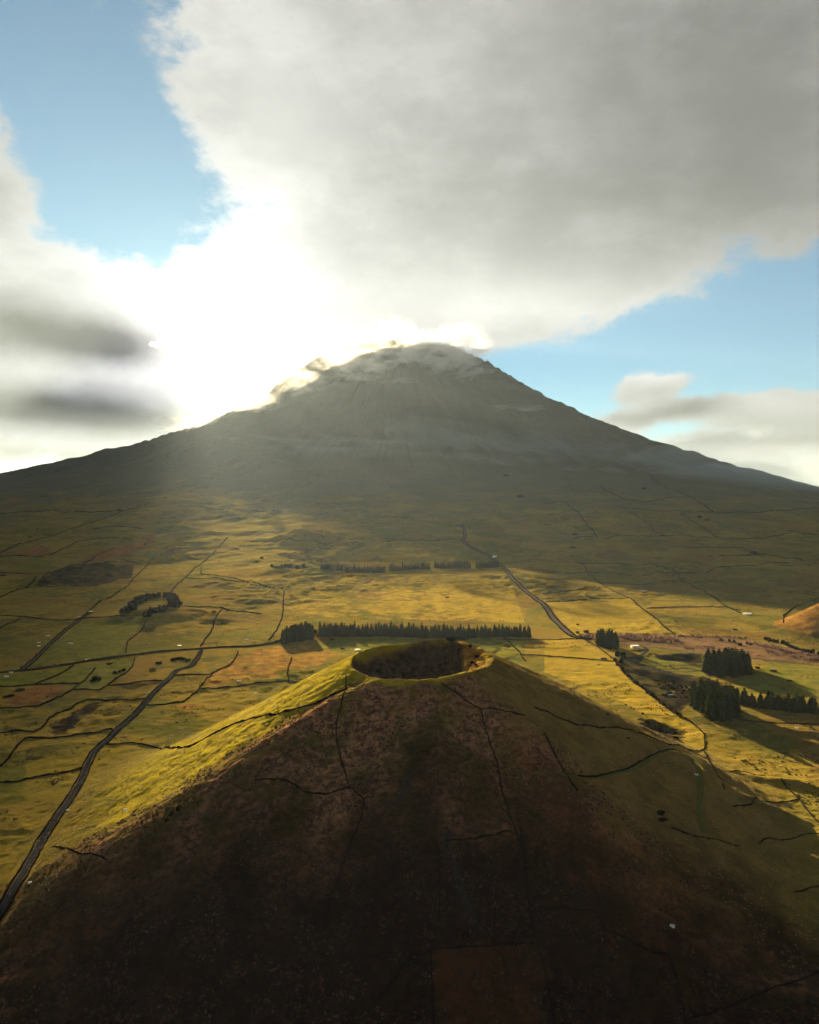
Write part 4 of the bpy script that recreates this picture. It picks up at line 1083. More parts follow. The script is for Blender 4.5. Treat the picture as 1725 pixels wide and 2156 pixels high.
# single bushes, each where the photograph shows one
for k, zx, zy, r, h, lab in (
    (4, 605, 185, 5, 4.2, "largest dark bush in the green field west of the road"), (4, 625, 190, 4, 3.8, "dark bush beside the largest one in the green field"), (4, 580, 200, 3.5, 3, "dark bush at the west end of the clump in the green field"),
    (4, 725, 150, 3, 3, "small round bush in the next green field"), (4, 755, 140, 3, 3, "round bush in the middle of three by the slanting wall"), (4, 778, 133, 3, 3.2, "easternmost of three bushes by the slanting wall"),
    (4, 345, 98, 3, 2.6, "bush at the lane beside the farm track corner"), (4, 385, 94, 3, 2.6, "second bush along the lane"),
    (4, 1140, 62, 8, 3.2, "long dark thicket in the field west of the junction"), (4, 1090, 70, 6, 3.0, "dark thicket west of the long one by the junction"), (4, 1000, 85, 6, 2.6, "low dark thicket farther west below the lane"), (4, 1180, 70, 5, 2.6, "dark thicket nearest the road junction"), (4, 960, 130, 5, 2.2, "low scrub patch in the middle green field"),
    (4, 690, 88, 5, 2.2, "low scrub along the wall below the lane"), (4, 120, 255, 6, 2.5, "scrub clump on the rusty ground at the west"), (4, 60, 290, 6, 2.5, "scrub clump at the western edge by the rusty ground"),
    (4, 1075, 1005, 2.2, 2.0, "dark bush low on the golden flank"), (4, 1120, 985, 2.2, 2.2, "dark bush beside the one on the golden flank"), (4, 1125, 970, 1.8, 1.8, "uppermost dark bush of three on the golden flank"), (4, 1050, 1050, 1.6, 1.4, "small bush lowest on the golden flank"),
    (1, 748, 537, 13, 9, "dark grove high on the western slope"), (1, 1038, 458, 10, 7, "small dark grove above the round dark hill"), (1, 912, 745, 7, 5, "single bush in the upper rust bracken"), (1, 262, 768, 6, 4, "bush on the lower rust bracken"), (1, 240, 820, 8, 3.5, "bush by the wall under the rust bracken"), (1, 1345, 1190, 5, 4, "round bush on the hummocks near the horseshoe hill"), (1, 190, 702, 7, 4, "lone bush far up the western slope"), (1, 238, 653, 7, 4, "highest lone bush on the western slope"), (1, 20, 950, 7, 4, "bush at the western edge on the slope"),
    (3, 980, 590, 15, 11, "west half of the dark grove on the shaded flank"), (3, 1022, 600, 13, 9, "east half of the dark grove on the shaded flank"), (3, 628, 402, 16, 10, "faint grove high on the eastern flank"), (3, 195, 690, 12, 7, "small dark grove near the gravel road's upper end"), (3, 185, 775, 12, 5, "dark thicket where the gravel road leaves the sunlight"), (3, 1315, 810, 14, 7, "dark thicket by the heathy hill in the east"), (3, 1535, 675, 10, 5, "bush on the long wall of the eastern flank"),
    (2, 1610, 318, 20, 12, "faint dark grove in the haze of the mountainside"), (2, 1700, 450, 20, 16, "dark grove in the haze below the faint one"),
    (6, 460, 195, 4, 7, "dark tree at the head of the hedge by the house"), (6, 490, 205, 4.5, 8, "tallest dark tree in the hedge below the house"), (6, 485, 240, 4, 6, "dark tree at the foot of the hedge below the house"),
    (6, 1110, 100, 4, 4, "green bush in the pink thicket, westernmost"), (6, 1160, 103, 4, 4, "green bush in the pink thicket, second"), (6, 1190, 105, 3.5, 3.6, "green bush in the pink thicket, third"), (6, 1222, 130, 4, 4, "round dark bush in the open part of the thicket"), (6, 1270, 122, 3, 3.4, "green bush in the pink thicket, fourth"), (6, 1295, 128, 3, 3.4, "green bush in the pink thicket, easternmost"),
    (6, 395, 583, 1.6, 1.6, "tiny bush alone on the olive east slope"), (6, 525, 720, 1.5, 1.2, "pale green bush on the olive east slope"), (6, 617, 565, 1.4, 2.2, "reddish bush on the ridge above the small quarry"),
    (6, 510, 505, 1.5, 1.2, "dark tuft on the lit ridge line"), (6, 540, 520, 1.2, 1.0, "small dark tuft farther down the lit ridge"),
    (6, 820, 700, 2.6, 1.8, "scrub on the quarry's lower lip"), (6, 650, 610, 2.6, 1.8, "scrub at the quarry's upper end"), (6, 720, 660, 3.0, 1.8, "scrub in the middle of the quarry"),
    (6, 720, 1180, 3.4, 2.0, "dark gorse clump in the deep shade of the east slope"), (6, 740, 1230, 3.0, 1.8, "second gorse clump in the deep shade of the east slope"),
    (6, 1330, 268, 3.5, 2.6, "brown bush beside the cedar block"), (6, 1435, 290, 5, 2.0, "flat dark bush in the green field to the east"),
    (2, 1300, 1345, 9, 3.4, "rough scrub on the rocky knoll behind the crater"), (2, 1345, 1350, 8, 3.0, "scrub at the east end of the rocky knoll"), (2, 1260, 1350, 7, 2.6, "scrub at the west end of the rocky knoll"), (2, 1305, 1330, 3, 6.5, "thin tree on the rocky knoll behind the crater"),
    (2, 410, 1305, 4, 5, "brown bush in the gap between the two conifer stands"), (2, 515, 1340, 6, 2, "low scrub at the foot of the conifer row"), (2, 75, 838, 8, 4, "bush west of the wooded crater"), (2, 585, 1400, 4, 2, "dark tuft on the green behind the crater"),
):
    p = GZ(k, zx, zy)
    bush(p[0], p[1], r, h, lab, "single bushes and groves on the slopes")
# hedge of scrub along the east field
P = drop(Z(6, [(440, 215), (480, 270), (560, 360), (640, 420), (720, 480), (790, 530), (850, 580)]))
BRK = [bush_mesh("foliage", m_bracken, 50 + s) for s in range(3)]
for i, (x, y) in enumerate(pts_line(P, 3.4, 1.1, rs)):
    bush(x, y, RND.uniform(1.6, 3.0), RND.uniform(1.6, 3.0), ordinal(i + 1) + " scrub bush from the top in the hedge along the lit east field", "hedge bushes along the east field", meshes=BSH + BRK, name="hedge_bush")
# dark scrub across the burnt ground
poly = Z(6, [(560, 300), (700, 330), (900, 360), (1000, 430), (930, 520), (860, 560), (700, 440)])
rsb = np.random.RandomState(9)
Pb = drop(poly)[:, :2]
spots_ = sorted(tuple(rsb.dirichlet(np.ones(len(Pb)) * 0.6) @ Pb) for i in range(60))
for i, q in enumerate(spots_):
    bush(q[0], q[1], RND.uniform(1.2, 3.2), RND.uniform(0.9, 2.2), ordinal(i + 1) + " dark scrub bush from the west on the burnt ground below the cedar block", "scrub on the burnt ground", meshes=BSH + BRK, name="heath_bush")
# bare winter thicket
def bare_mesh(seed, n=70):
    rs = random.Random(seed); V, F = [], []
    for i in range(n):
        a = rs.uniform(0, 6.28); q = rs.random() ** 0.6
        top = Vector((math.cos(a) * q, math.sin(a) * q, rs.uniform(0.55, 1.0) * math.sqrt(max(0.12, 1 - 0.75 * q * q))))
        base = Vector((math.cos(a) * q * 0.35, math.sin(a) * q * 0.35, -0.05))
        w = Vector((-math.sin(a + rs.uniform(-1, 1)), math.cos(a + rs.uniform(-1, 1)), 0)) * rs.uniform(0.035, 0.075)
        m = (base + top) / 2 + Vector((rs.uniform(-.08, .08), rs.uniform(-.08, .08), 0.05)); k = len(V)
        V += [base - w * .5, base + w * .5, m + w, m - w, top]
        F += [(k, k + 1, k + 2, k + 3), (k + 3, k + 2, k + 4)]
        for s in (-1, 1):
            tip = m + (top - m) * rs.uniform(0.5, 1.0) + w.normalized() * s * rs.uniform(0.08, 0.22); k2 = len(V)
            V += [m, m + (top - m) * 0.25, tip]; F.append((k2, k2 + 1, k2 + 2))
    me = bpy.data.meshes.new("twigs"); me.from_pydata([tuple(v) for v in V], [], F); me.materials.append(m_twig); me.update(); return me
BARE = [bare_mesh(s, 110) for s in range(4)]
STM_PALE = STM.copy(); STM_PALE.materials.clear(); STM_PALE.materials.append(m_twig)
def bare(x, y, r, h, lab, group):
    e = empty("bare_shrub", (x, y, zat(x, y) - 0.1), RND.uniform(0, 6.28)); e.scale = (r, r, h)
    link(bpy.data.objects.new("twigs", RND.choice(BARE)), e); link(bpy.data.objects.new("stems", STM_PALE), e)
    return tag(e, lab, "shrub", group)
BC = {}
for line, step, jit, r, h, lab in (
    ([(225, 72), (300, 78)], 2.0, 1.8, 2.6, 4.5, "shrub from the west in the pinkish bare patch beside the brick shed"),
    ([(470, 80), (560, 92), (700, 105), (800, 108)], 2.0, 3.0, 2.8, 6.0, "leafless shrub from the west, front of the tall thicket behind the white house"),
    ([(480, 68), (600, 78), (790, 88), (820, 100)], 2.2, 3.5, 2.8, 6.0, "leafless shrub from the west, back of the tall thicket behind the white house"),
    ([(820, 72), (950, 72), (1100, 75), (1250, 82)], 3.2, 2.5, 2.8, 4.2, "pale bare shrub from the west in the thin line below the pastures"),
    ([(880, 140), (960, 140), (1050, 132)], 4.0, 4.0, 2.8, 2.8, "brown bare shrub from the west above the burnt ground"),
    ([(1320, 125), (1420, 145), (1500, 165), (1600, 180), (1700, 195)], 2.2, 5.0, 3.2, 5.2, "pale bare tree from the west, back of the rounded eastern copse"),
    ([(1400, 165), (1500, 185), (1600, 200), (1725, 215)], 2.4, 4.0, 3.0, 4.6, "pale bare tree from the west, front of the rounded eastern copse"),
    ([(1300, 205), (1450, 218), (1600, 230), (1760, 242)], 3.6, 0.8, 1.7, 1.6, "low bare shrub from the west in the hedge by the east track")):
    P = drop(Z(6, line))
    for x, y in pts_line(P, step, jit, rs):
        BC[lab] = BC.get(lab, 0) + 1
        bare(x, y, r * RND.uniform(0.75, 1.25), h * RND.uniform(0.75, 1.2), ordinal(BC[lab]) + " " + lab, "leafless shrubs of the winter thicket")
# dark trees behind the bare copse
P = drop(Z(6, [(1380, 92), (1450, 108), (1520, 130), (1600, 160), (1700, 180), (1760, 190)]))
for i, (x, y) in enumerate(pts_line(P, 6.0, 2.5, rs)):
    bush(x, y, RND.uniform(3, 5), RND.uniform(3.5, 6), ordinal(i + 1) + " dark evergreen from the west behind the pale bare copse", "evergreens behind the bare copse", name="evergreen_tree", cat="tree")
print("plants", round(time.time() - _t0, 1))

# ------------------------------------------------------------------ buildings and farm things
m_white = plain_material("white_render", (0.62, 0.60, 0.56), (0.78, 0.76, 0.72), 0.8, 0.8, 0.3)
m_roofw = plain_material("pale_roof", (0.50, 0.47, 0.43), (0.66, 0.62, 0.56), 0.6, 0.8, 0.3)
m_stone = plain_material("hut_stone", (0.045, 0.040, 0.036), (0.110, 0.095, 0.080), 1.2, 0.95, 0.1, 0.6)
m_tile = plain_material("roof_tile", (0.120, 0.050, 0.032), (0.210, 0.092, 0.055), 1.5, 0.9, 0.15, 0.4)
m_dark = plain_material("opening_dark", (0.006, 0.006, 0.007), (0.014, 0.013, 0.013), 1.0, 0.6, 0.4)
m_glass = plain_material("window_glass", (0.02, 0.025, 0.03), (0.04, 0.05, 0.06), 1.0, 0.15, 0.5)
m_water = plain_material("trough_water", (0.05, 0.07, 0.09), (0.08, 0.10, 0.12), 1.0, 0.08, 0.5)
m_wood = plain_material("weathered_wood", (0.080, 0.060, 0.042), (0.150, 0.115, 0.080), 1.2, 0.9, 0.1)
def boxv(x0, x1, y0, y1, z0, z1):
    V = [(x0, y0, z0), (x1, y0, z0), (x1, y1, z0), (x0, y1, z0), (x0, y0, z1), (x1, y0, z1), (x1, y1, z1), (x0, y1, z1)]
    F = [(0, 3, 2, 1), (4, 5, 6, 7), (0, 1, 5, 4), (1, 2, 6, 5), (2, 3, 7, 6), (3, 0, 4, 7)]
    return V, F
def box(name, parent, mat, *b):
    V, F = boxv(*b)
    o = mesh_obj(name, V, F, mat, parent)
    return o
def house(p, rz, L, W, H, wall, roof, label, name="house", gable=0.0, cat="house", chimney=False, windows=2):
    z = float(min(zat(p[0], p[1]), zat(p[0] + L / 2, p[1]), zat(p[0] - L / 2, p[1]), zat(p[0], p[1] - W / 2)))
    e = empty(name, (p[0], p[1], z), rz)
    # walls with gables
    V = [(-L/2, -W/2, -1), (L/2, -W/2, -1), (L/2, W/2, -1), (-L/2, W/2, -1), (-L/2, -W/2, H), (L/2, -W/2, H), (L/2, W/2, H), (-L/2, W/2, H), (-L/2, 0, H + gable), (L/2, 0, H + gable)]
    F = [(0, 1, 5, 4), (1, 2, 6, 9, 5), (2, 3, 7, 6), (3, 0, 4, 8, 7), (0, 3, 2, 1)]
    mesh_obj("wall", V, F, wall, e)
    o_, t_ = 0.35, 0.22
    s = gable / (W / 2)
    if gable > 0:
        V = [(-L/2 - o_, -W/2 - o_, H - s * o_ + .02), (L/2 + o_, -W/2 - o_, H - s * o_ + .02), (L/2 + o_, 0, H + gable + .02), (-L/2 - o_, 0, H + gable + .02), (-L/2 - o_, W/2 + o_, H - s * o_ + .02), (L/2 + o_, W/2 + o_, H - s * o_ + .02)]
        V += [(x, y, zz + t_) for x, y, zz in V]
        F = [(6, 7, 8, 9), (9, 8, 11, 10), (0, 3, 2, 1), (3, 4, 5, 2), (0, 1, 7, 6), (4, 10, 11, 5), (0, 6, 9, 3), (3, 9, 10, 4), (1, 2, 8, 7), (2, 5, 11, 8)]
        rf = mesh_obj("roof", V, F, roof, e)
    else:
        rf = box("roof", e, roof, -L/2 - o_, L/2 + o_, -W/2 - o_, W/2 + o_, H + .02, H + .3)
    box("door", e, m_dark, -0.55 - L * 0.12, 0.55 - L * 0.12, -W/2 - .06, -W/2 + .02, -0.1, 2.05)
    for i in range(windows):
        x = -L/2 + L * (i + 0.75) / (windows + 0.5)
        w_ = box("window", e, m_glass, x - .5, x + .5, -W/2 - .05, -W/2 + .02, 1.1, 2.1)
        box("sill", w_, wall, x - .65, x + .65, -W/2 - .14, -W/2 - .052, 1.0, 1.098)
    if chimney:
        V, F = boxv(L * .3 - .4, L * .3 + .4, -.4, .4, H + gable * .4, H + gable + 1.0); mesh_obj("chimney", V, F, wall, rf)
    return tag(e, label, cat)
hp = GZ(6, 568, 140)
house(hp, 0.12, 11.5, 6.5, 3.6, m_white, m_roofw, "white flat-roofed house beside the curving dark road", windows=3)
# walled garden in front of the house
P = drop(Z(6, [(500, 140), (545, 158), (600, 160), (640, 150)])); tag(wall_mesh(P, "garden_wall", m_stone, 0.7, 1.0, 1.2), "low wall in front of the white house", "wall")
house(GZ(6, 208, 52), 0.05, 5.5, 4.2, 2.6, m_stone, m_dark, "small dark shed beside the gravel road", "shed", 0.9, "shed", windows=1)
house(GZ(6, 262, 48), 0.05, 8.0, 4.8, 3.2, m_stone, m_tile, "brown brick shed by the pink shrubs", "shed", 1.0, "shed", windows=1)
house(GZ(3, 210, 1254), 0.2, 4.0, 3.2, 1.8, m_stone, m_stone, "tiny stone hut alone in the smooth golden field", "stone_hut", 0.7, "hut", windows=0)
house(GZ(3, 627, 1044), 0.1, 10.0, 5.5, 3.4, m_stone, m_roofw, "grey stone hut on the lit humps above the golden field", "stone_hut", 1.1, "hut", windows=2)
house(GZ(6, 372, 214), 0.0, 8.0, 4.2, 2.2, m_stone, m_stone, "low ruined byre on the wall between the two lit fields", "stone_hut", 0.4, "hut", windows=1)
house(GZ(2, 1536, 828), -0.2, 14, 8, 5, m_white, m_roofw, "small white building beside the gravel road on the mountainside", "house", 1.6, windows=2)
house(GZ(1, 572, 1176), 0.3, 7, 5, 3, m_stone, m_roofw, "stone hut at the top end of the farm track", "stone_hut", 1.0, "hut", windows=1)
house(GZ(2, 1238, 1084), 0.1, 9, 5, 1.8, m_stone, m_stone, "low sheepfold hut in the mottled field below the far rows", "stone_hut", 0.5, "hut", windows=1)
house(GZ(6, 1535, 352), -0.4, 6, 4, 1.5, m_stone, m_bark, "sunken stone shelter in the green eastern field", "stone_hut", 0.4, "hut", windows=0)
house(GZ(3, 1195, 1285), 0.1, 6, 4, 2, m_stone, m_stone, "dark stone hut in the lit ground west of the orange hill", "stone_hut", 0.6, "hut", windows=0)
def cistern(p, r, h, label):
    e = empty("cistern", (p[0], p[1], float(zat(p[0], p[1]))))
    n = 20; V, F = [], []
    for (q, z) in ((1, -0.8), (1, h), (0.9, h), (0.9, h - 0.5)):
        for i in range(n): V.append((math.cos(i * 2 * math.pi / n) * r * q, math.sin(i * 2 * math.pi / n) * r * q, z))
    for k in range(3):
        for i in range(n):
            a = k * n + i; b = k * n + (i + 1) % n; F.append((a, b, b + n, a + n))
    mesh_obj("wall", V, F, m_white, e)
    mesh_obj("lid", [(math.cos(i * 2 * math.pi / n) * r * .9, math.sin(i * 2 * math.pi / n) * r * .9, h - .3) for i in range(n)] + [(0, 0, h + 0.3)], [(i, (i + 1) % n, n) for i in range(n)], m_roofw, e)
    return tag(e, label, "cistern")
cistern(GZ(3, 1272, 1190), 8.0, 2.2, "round white water cistern on the lit slope west of the orange hill")
cistern(GZ(2, 676, 1410), 4.5, 1.6, "white water tank on the green just behind the crater rim")
def trough(p, L, W, H, rz, label):
    e = empty("water_trough", (p[0], p[1], float(zat(p[0], p[1]))), rz)
    V = [(-L/2, -W/2, -.4), (L/2, -W/2, -.4), (L/2, W/2, -.4), (-L/2, W/2, -.4), (-L/2, -W/2, H), (L/2, -W/2, H), (L/2, W/2, H), (-L/2, W/2, H)]
    t_ = 0.15
    V += [(-L/2 + t_, -W/2 + t_, H), (L/2 - t_, -W/2 + t_, H), (L/2 - t_, W/2 - t_, H), (-L/2 + t_, W/2 - t_, H)]
    V += [(x, y, H - .45) for x, y, z in V[8:12]]
    F = [(0, 1, 5, 4), (1, 2, 6, 5), (2, 3, 7, 6), (3, 0, 4, 7), (4, 5, 9, 8), (5, 6, 10, 9), (6, 7, 11, 10), (7, 4, 8, 11), (8, 9, 13, 12), (9, 10, 14, 13), (10, 11, 15, 14), (11, 8, 12, 15), (12, 13, 14, 15)]
    mesh_obj("basin", V, F, m_white, e)
    mesh_obj("water", [(x, y, H - .2) for x, y, z in V[12:16]], [(0, 1, 2, 3)], m_water, e)
    return tag(e, label, "trough", "white concrete water troughs in the fields")
for k, zx, zy, L, lab in ((1, 305, 1321, 6, "white trough in the field west of the farm track"), (1, 246, 1364, 4, "upper of two small white troughs by the farm track"), (1, 246, 1386, 4, "lower of two small white troughs by the farm track"),
    (1, 446, 1368, 6, "white trough in the green field right of the farm track"), (1, 555, 1469, 6, "white trough just above the lane"), (1, 1128, 1383, 5, "white trough on the lane side below the horseshoe hill"), (1, 72, 1552, 5, "white trough at the lane near the western edge"), (1, 45, 1577, 5, "white trough in the field corner at the western edge"), (1, 498, 1203, 5, "white trough beside the level wall near the horseshoe trees"), (1, 1548, 1345, 6, "white trough in the lit field west of the shelterbelt"),
    (4, 1500, 203, 3.6, "white trough at the wall under the ochre hummocks"), (4, 1610, 273, 3.6, "white trough on the green just beside the golden flank"), (4, 432, 1003, 2.0, "white trough standing right beside the main road"), (4, 790, 1000, 2.2, "white trough alone in the dim hollow between road and cone"), (4, 196, 1465, 1.6, "white trough in the darkest corner beside the road"),
    (3, 586, 886, 7, "small white trough at the edge of the mountain's shadow"), (6, 952, 948, 2.2, "white trough on the shaded slope beside the grassy path"), (6, 1583, 650, 2.6, "white trough in the field below the nearest cedar block"), (6, 340, 247, 4.0, "white trough in the lit field behind the ridge"), (8, 1277, 310, 2.2, "pale trough in the dark ground at the lower east")):
    trough(GZ(k, zx, zy), L * 1.15, L * 0.55, 0.9, RND.uniform(-0.4, 0.4), lab)
# puddle in the burnt ground
pp = GZ(6, 790, 443)
pv = [(pp[0] + math.cos(a) * (4.2 + 1.2 * math.sin(3 * a)) , pp[1] + math.sin(a) * (2.6 + 0.7 * math.cos(2 * a)), float(zat(pp[0], pp[1])) + 0.55) for a in np.linspace(0, 2 * math.pi, 28, endpoint=False)]
o = mesh_obj("pond", pv, [tuple(range(28))], m_water); o["kind"] = "structure"
# cattle on the shaded flank: a lean skinned body each
m_cow = plain_material("pale_hide", (0.45, 0.43, 0.40), (0.68, 0.66, 0.62), 1.5, 0.9, 0.1)
def cow_mesh():
    J = [((0, 0, 1.15), .36), ((.55, 0, 1.12), .40), ((-.6, 0, 1.15), .36), ((1.0, 0, 1.2), .24), ((1.35, 0, 1.0), .17), ((1.62, 0, .78), .12),
         ((.5, .22, .7), .15), ((.5, .22, .35), .08), ((.52, .22, 0), .08), ((.5, -.22, .7), .15), ((.5, -.22, .35), .08), ((.52, -.22, 0), .08),
         ((-.72, .22, .72), .18), ((-.62, .22, .4), .10), ((-.78, .22, .22), .07), ((-.74, .22, 0), .08), ((-.72, -.22, .72), .18), ((-.62, -.22, .4), .10), ((-.78, -.22, .22), .07), ((-.74, -.22, 0), .08), ((-1.0, 0, 1.1), .07), ((-1.05, 0, .6), .04)]
    E = [(0, 1), (0, 2), (1, 3), (3, 4), (4, 5), (1, 6), (6, 7), (7, 8), (1, 9), (9, 10), (10, 11), (2, 12), (12, 13), (13, 14), (14, 15), (2, 16), (16, 17), (17, 18), (18, 19), (2, 20), (20, 21)]
    me = bpy.data.meshes.new("cow"); me.from_pydata([j[0] for j in J], E, [])
    ob = bpy.data.objects.new("cow_source", me); COL.objects.link(ob)
    md = ob.modifiers.new("skin", 'SKIN'); ob.modifiers.new("sub", 'SUBSURF').levels = 1
    for i, (_, r) in enumerate(J): me.skin_vertices[0].data[i].radius = (r, r)
    me.skin_vertices[0].data[0].use_root = True
    dg = bpy.context.evaluated_depsgraph_get(); dg.update()
    m2 = bpy.data.meshes.new_from_object(ob.evaluated_get(dg)); bpy.data.objects.remove(ob)
    m2.materials.clear(); m2.materials.append(m_cow); m2.name = "cow"
    return m2
COW = cow_mesh()
for i, (zx, zy, lab) in enumerate(((1062, 846, "white cow grazing at the west end of the small herd"), (1073, 842, "white cow second from the west in the small herd"), (1082, 848, "white cow lowest on the slope in the small herd"), (1092, 840, "white cow in the upper middle of the small herd"), (1100, 846, "white cow near the east end of the small herd"), (1106, 836, "white cow at the upper east end of the small herd"))):
    p = GZ(3, zx, zy)
    o = bpy.data.objects.new("cow", COW); link(o); o.location = (p[0], p[1], float(zat(p[0], p[1]))); o.rotation_euler = (0, 0, i * 1.3); o.scale = (1.15,) * 3
    tag(o, lab, "cow", "white cattle on the shaded flank")
print("things", round(time.time() - _t0, 1))


# ------------------------------------------------------------------ tussocks: heather on the cone, grass on its west flank and the plain
def tussocks(name, x, y, smin, smax, mat, label, cat, seed, tall=0.7):
    rs = np.random.RandomState(seed); n = len(x)
    z = zat(x, y)
    s = smin + (smax - smin) * rs.rand(n) ** 2
    h = s * tall * (0.6 + 0.8 * rs.rand(n)); a = rs.rand(n) * 6.28
    k = 5
    V = np.zeros((n, k + 2, 3), np.float32)
    for i in range(k):
        r = s * (0.55 + 0.6 * rs.rand(n)); an = a + i * 2 * math.pi / k
        V[:, i] = np.stack([x + np.cos(an) * r, y + np.sin(an) * r, z - 0.35 + 0.25 * h * rs.rand(n)], axis=1)
    V[:, k] = np.stack([x + s * 0.4 * rs.randn(n) * 0.5, y + s * 0.2 * rs.randn(n), z + h], axis=1)
    V[:, k + 1] = np.stack([x + s * 0.5 * np.cos(a), y + s * 0.5 * np.sin(a), z + h * 0.75], axis=1)
    F = []
    for i in range(k): F.append((i, (i + 1) % k, k if i < 3 else k + 1))
    F.append((2, 3, k)); F.append((3, k + 1, k)); F.append((0, k, k + 1))
    F = np.array(F)
    FF = (F[None] + (np.arange(n) * (k + 2))[:, None, None]).reshape(-1, 3)
    me = bpy.data.meshes.new(name)
    me.vertices.add(n * (k + 2)); me.vertices.foreach_set('co', V.reshape(-1))
    me.loops.add(FF.size); me.loops.foreach_set('vertex_index', FF.ravel().astype(np.int32))
    me.polygons.add(len(FF)); me.polygons.foreach_set('loop_start', np.arange(0, FF.size, 3, dtype=np.int32))
    me.update(calc_edges=True); me.materials.append(mat)
    o = link(bpy.data.objects.new(name, me)); o["kind"] = "stuff"; o["label"] = label; o["category"] = cat
    return o
m_heather = plain_material("heather_tuft", (0.018, 0.012, 0.010), (0.110, 0.066, 0.042), 0.35, 0.95, 0.05)
m_tuft = plain_material("dry_grass_tuft", (0.090, 0.068, 0.010), (0.230, 0.165, 0.022), 0.25, 0.95, 0.05, 0, 0.2)
m_scrub = plain_material("pasture_scrub", (0.020, 0.020, 0.008), (0.075, 0.056, 0.014), 0.08, 0.95, 0.05)
rt = np.random.RandomState(77)
aa = rt.uniform(-1.0, 0.75, 60000); dd = 62 + (330 - 62) * np.sqrt(rt.rand(60000))
hx, hy = CX + np.sin(aa) * dd, CY - np.cos(aa) * dd
keep = (fbm(hx, hy, 18, 3, 0.6, 201) + 0.35 * fbm(hx, hy, 60, 2, 0.5, 202) > -0.02) & (np.hypot(hx, hy) > 250)
tussocks("heather", hx[keep][:26000], hy[keep][:26000], 0.35, 1.15, m_heather, "dark heather tufts covering the shaded front of the cone", "heather", 1)
aa = np.concatenate([rt.uniform(-2.2, -0.85, 26000), rt.uniform(0.7, 2.0, 12000)]); dd = 60 + (290 - 60) * np.sqrt(rt.rand(len(aa)))
hx, hy = CX + np.sin(aa) * dd, CY - np.cos(aa) * dd
keep = fbm(hx, hy, 12, 3, 0.6, 203) > -0.1
tussocks("grass_tussocks", hx[keep][:22000], hy[keep][:22000], 0.3, 0.85, m_tuft, "dry golden grass tussocks on the flanks of the cone", "grass", 2, 0.55)
uu = rt.uniform(-60, 1790, 60000); rr_ = np.exp(rt.uniform(math.log(560), math.log(2300), 60000))
hx, hy = (uu - UW / 2) / UF * rr_, rr_
keep = (fbm(hx, hy, 46, 4, 0.6, 205) > 0.12) & (np.hypot(hx - CX, hy - CY) > 300)
for (fx, fy, fr_) in CALM: keep &= ((hx - fx) ** 2 + (hy - fy) ** 2 > (fr_ * 0.8) ** 2)
for key, (Qr, zr, wr) in ROADS.items():
    dr, _ = seg_dist(hx, hy, Qr, zr, wr + 3); keep &= dr > wr * 0.5 + 1.5
tussocks("pasture_rushes", hx[keep][:16000], hy[keep][:16000], 0.6, 1.9, m_scrub, "rushes and low scrub scattered over the rough pasture", "grass", 3, 0.55)
# ------------------------------------------------------------------ haze
def build_haze():
    m = bpy.data.materials.new("haze"); m.use_nodes = True
    t = NT(m.node_tree); t.n.clear()
    out = t.new('ShaderNodeOutputMaterial')
    v = t.new('ShaderNodeVolumePrincipled')
    v.inputs['Color'].default_value = (0.60, 0.78, 1.0, 1)
    v.inputs['Density'].default_value = HAZE_D
    v.inputs["Anisotropy"].default_value = 0.35
    t.l.new(v.outputs[0], out.inputs['Volume'])
    bm = bmesh.new(); bmesh.ops.create_cube(bm, size=1.0)
    x0, x1, y0, y1, z0, z1 = -90000, 90000, -90000, 90000, float(tz.min()) - 1.0, max(2640.0, float(tz.max()) + 5.0)
    for q in bm.verts:
        q.co = Vector(((x0 if q.co.x < 0 else x1), (y0 if q.co.y < 0 else y1), (z0 if q.co.z < 0 else z1)))
    me = bpy.data.meshes.new("haze"); bm.to_mesh(me); bm.free()
    me.materials.append(m)
    o = bpy.data.objects.new("haze", me); COL.objects.link(o)
    o["kind"] = "stuff"
    return o
HAZE_D = 9e-6
build_haze()

# ------------------------------------------------------------------ clouds: lumpy bodies of even mist, soft where they thin out
def cloud_material(name, dens, g=0.55, col=(1, 1, 1), torn=0.0, lo=0.42, hi=0.74, s0=0.15):
    m = bpy.data.materials.new(name); m.use_nodes = True
    t = NT(m.node_tree); t.n.clear()
    out = t.new('ShaderNodeOutputMaterial')
    v = t.new('ShaderNodeVolumePrincipled')
    v.inputs['Color'].default_value = (*col, 1)
    v.inputs['Density'].default_value = dens
    if torn:
        pos = t.new('ShaderNodeNewGeometry').outputs['Position']
        n = t.noise(t.vmath('MULTIPLY', pos, (1.0, 1.0, 1.9)), torn, 5.0, 0.62, 0.5)
        oc = t.new('ShaderNodeTexCoord').outputs['Object']
        soft = t.smooth(t.vmath('LENGTH', oc), s0, 0.80, 1.0, 0.0)      # thins out towards its rim
        t.put(v.inputs['Density'], t.math('MULTIPLY', t.smooth(n, lo, hi, 0.0, dens * 2.2), soft))
    v.inputs['Anisotropy'].default_value = g
    t.l.new(v.outputs[0], out.inputs['Volume'])
    return m
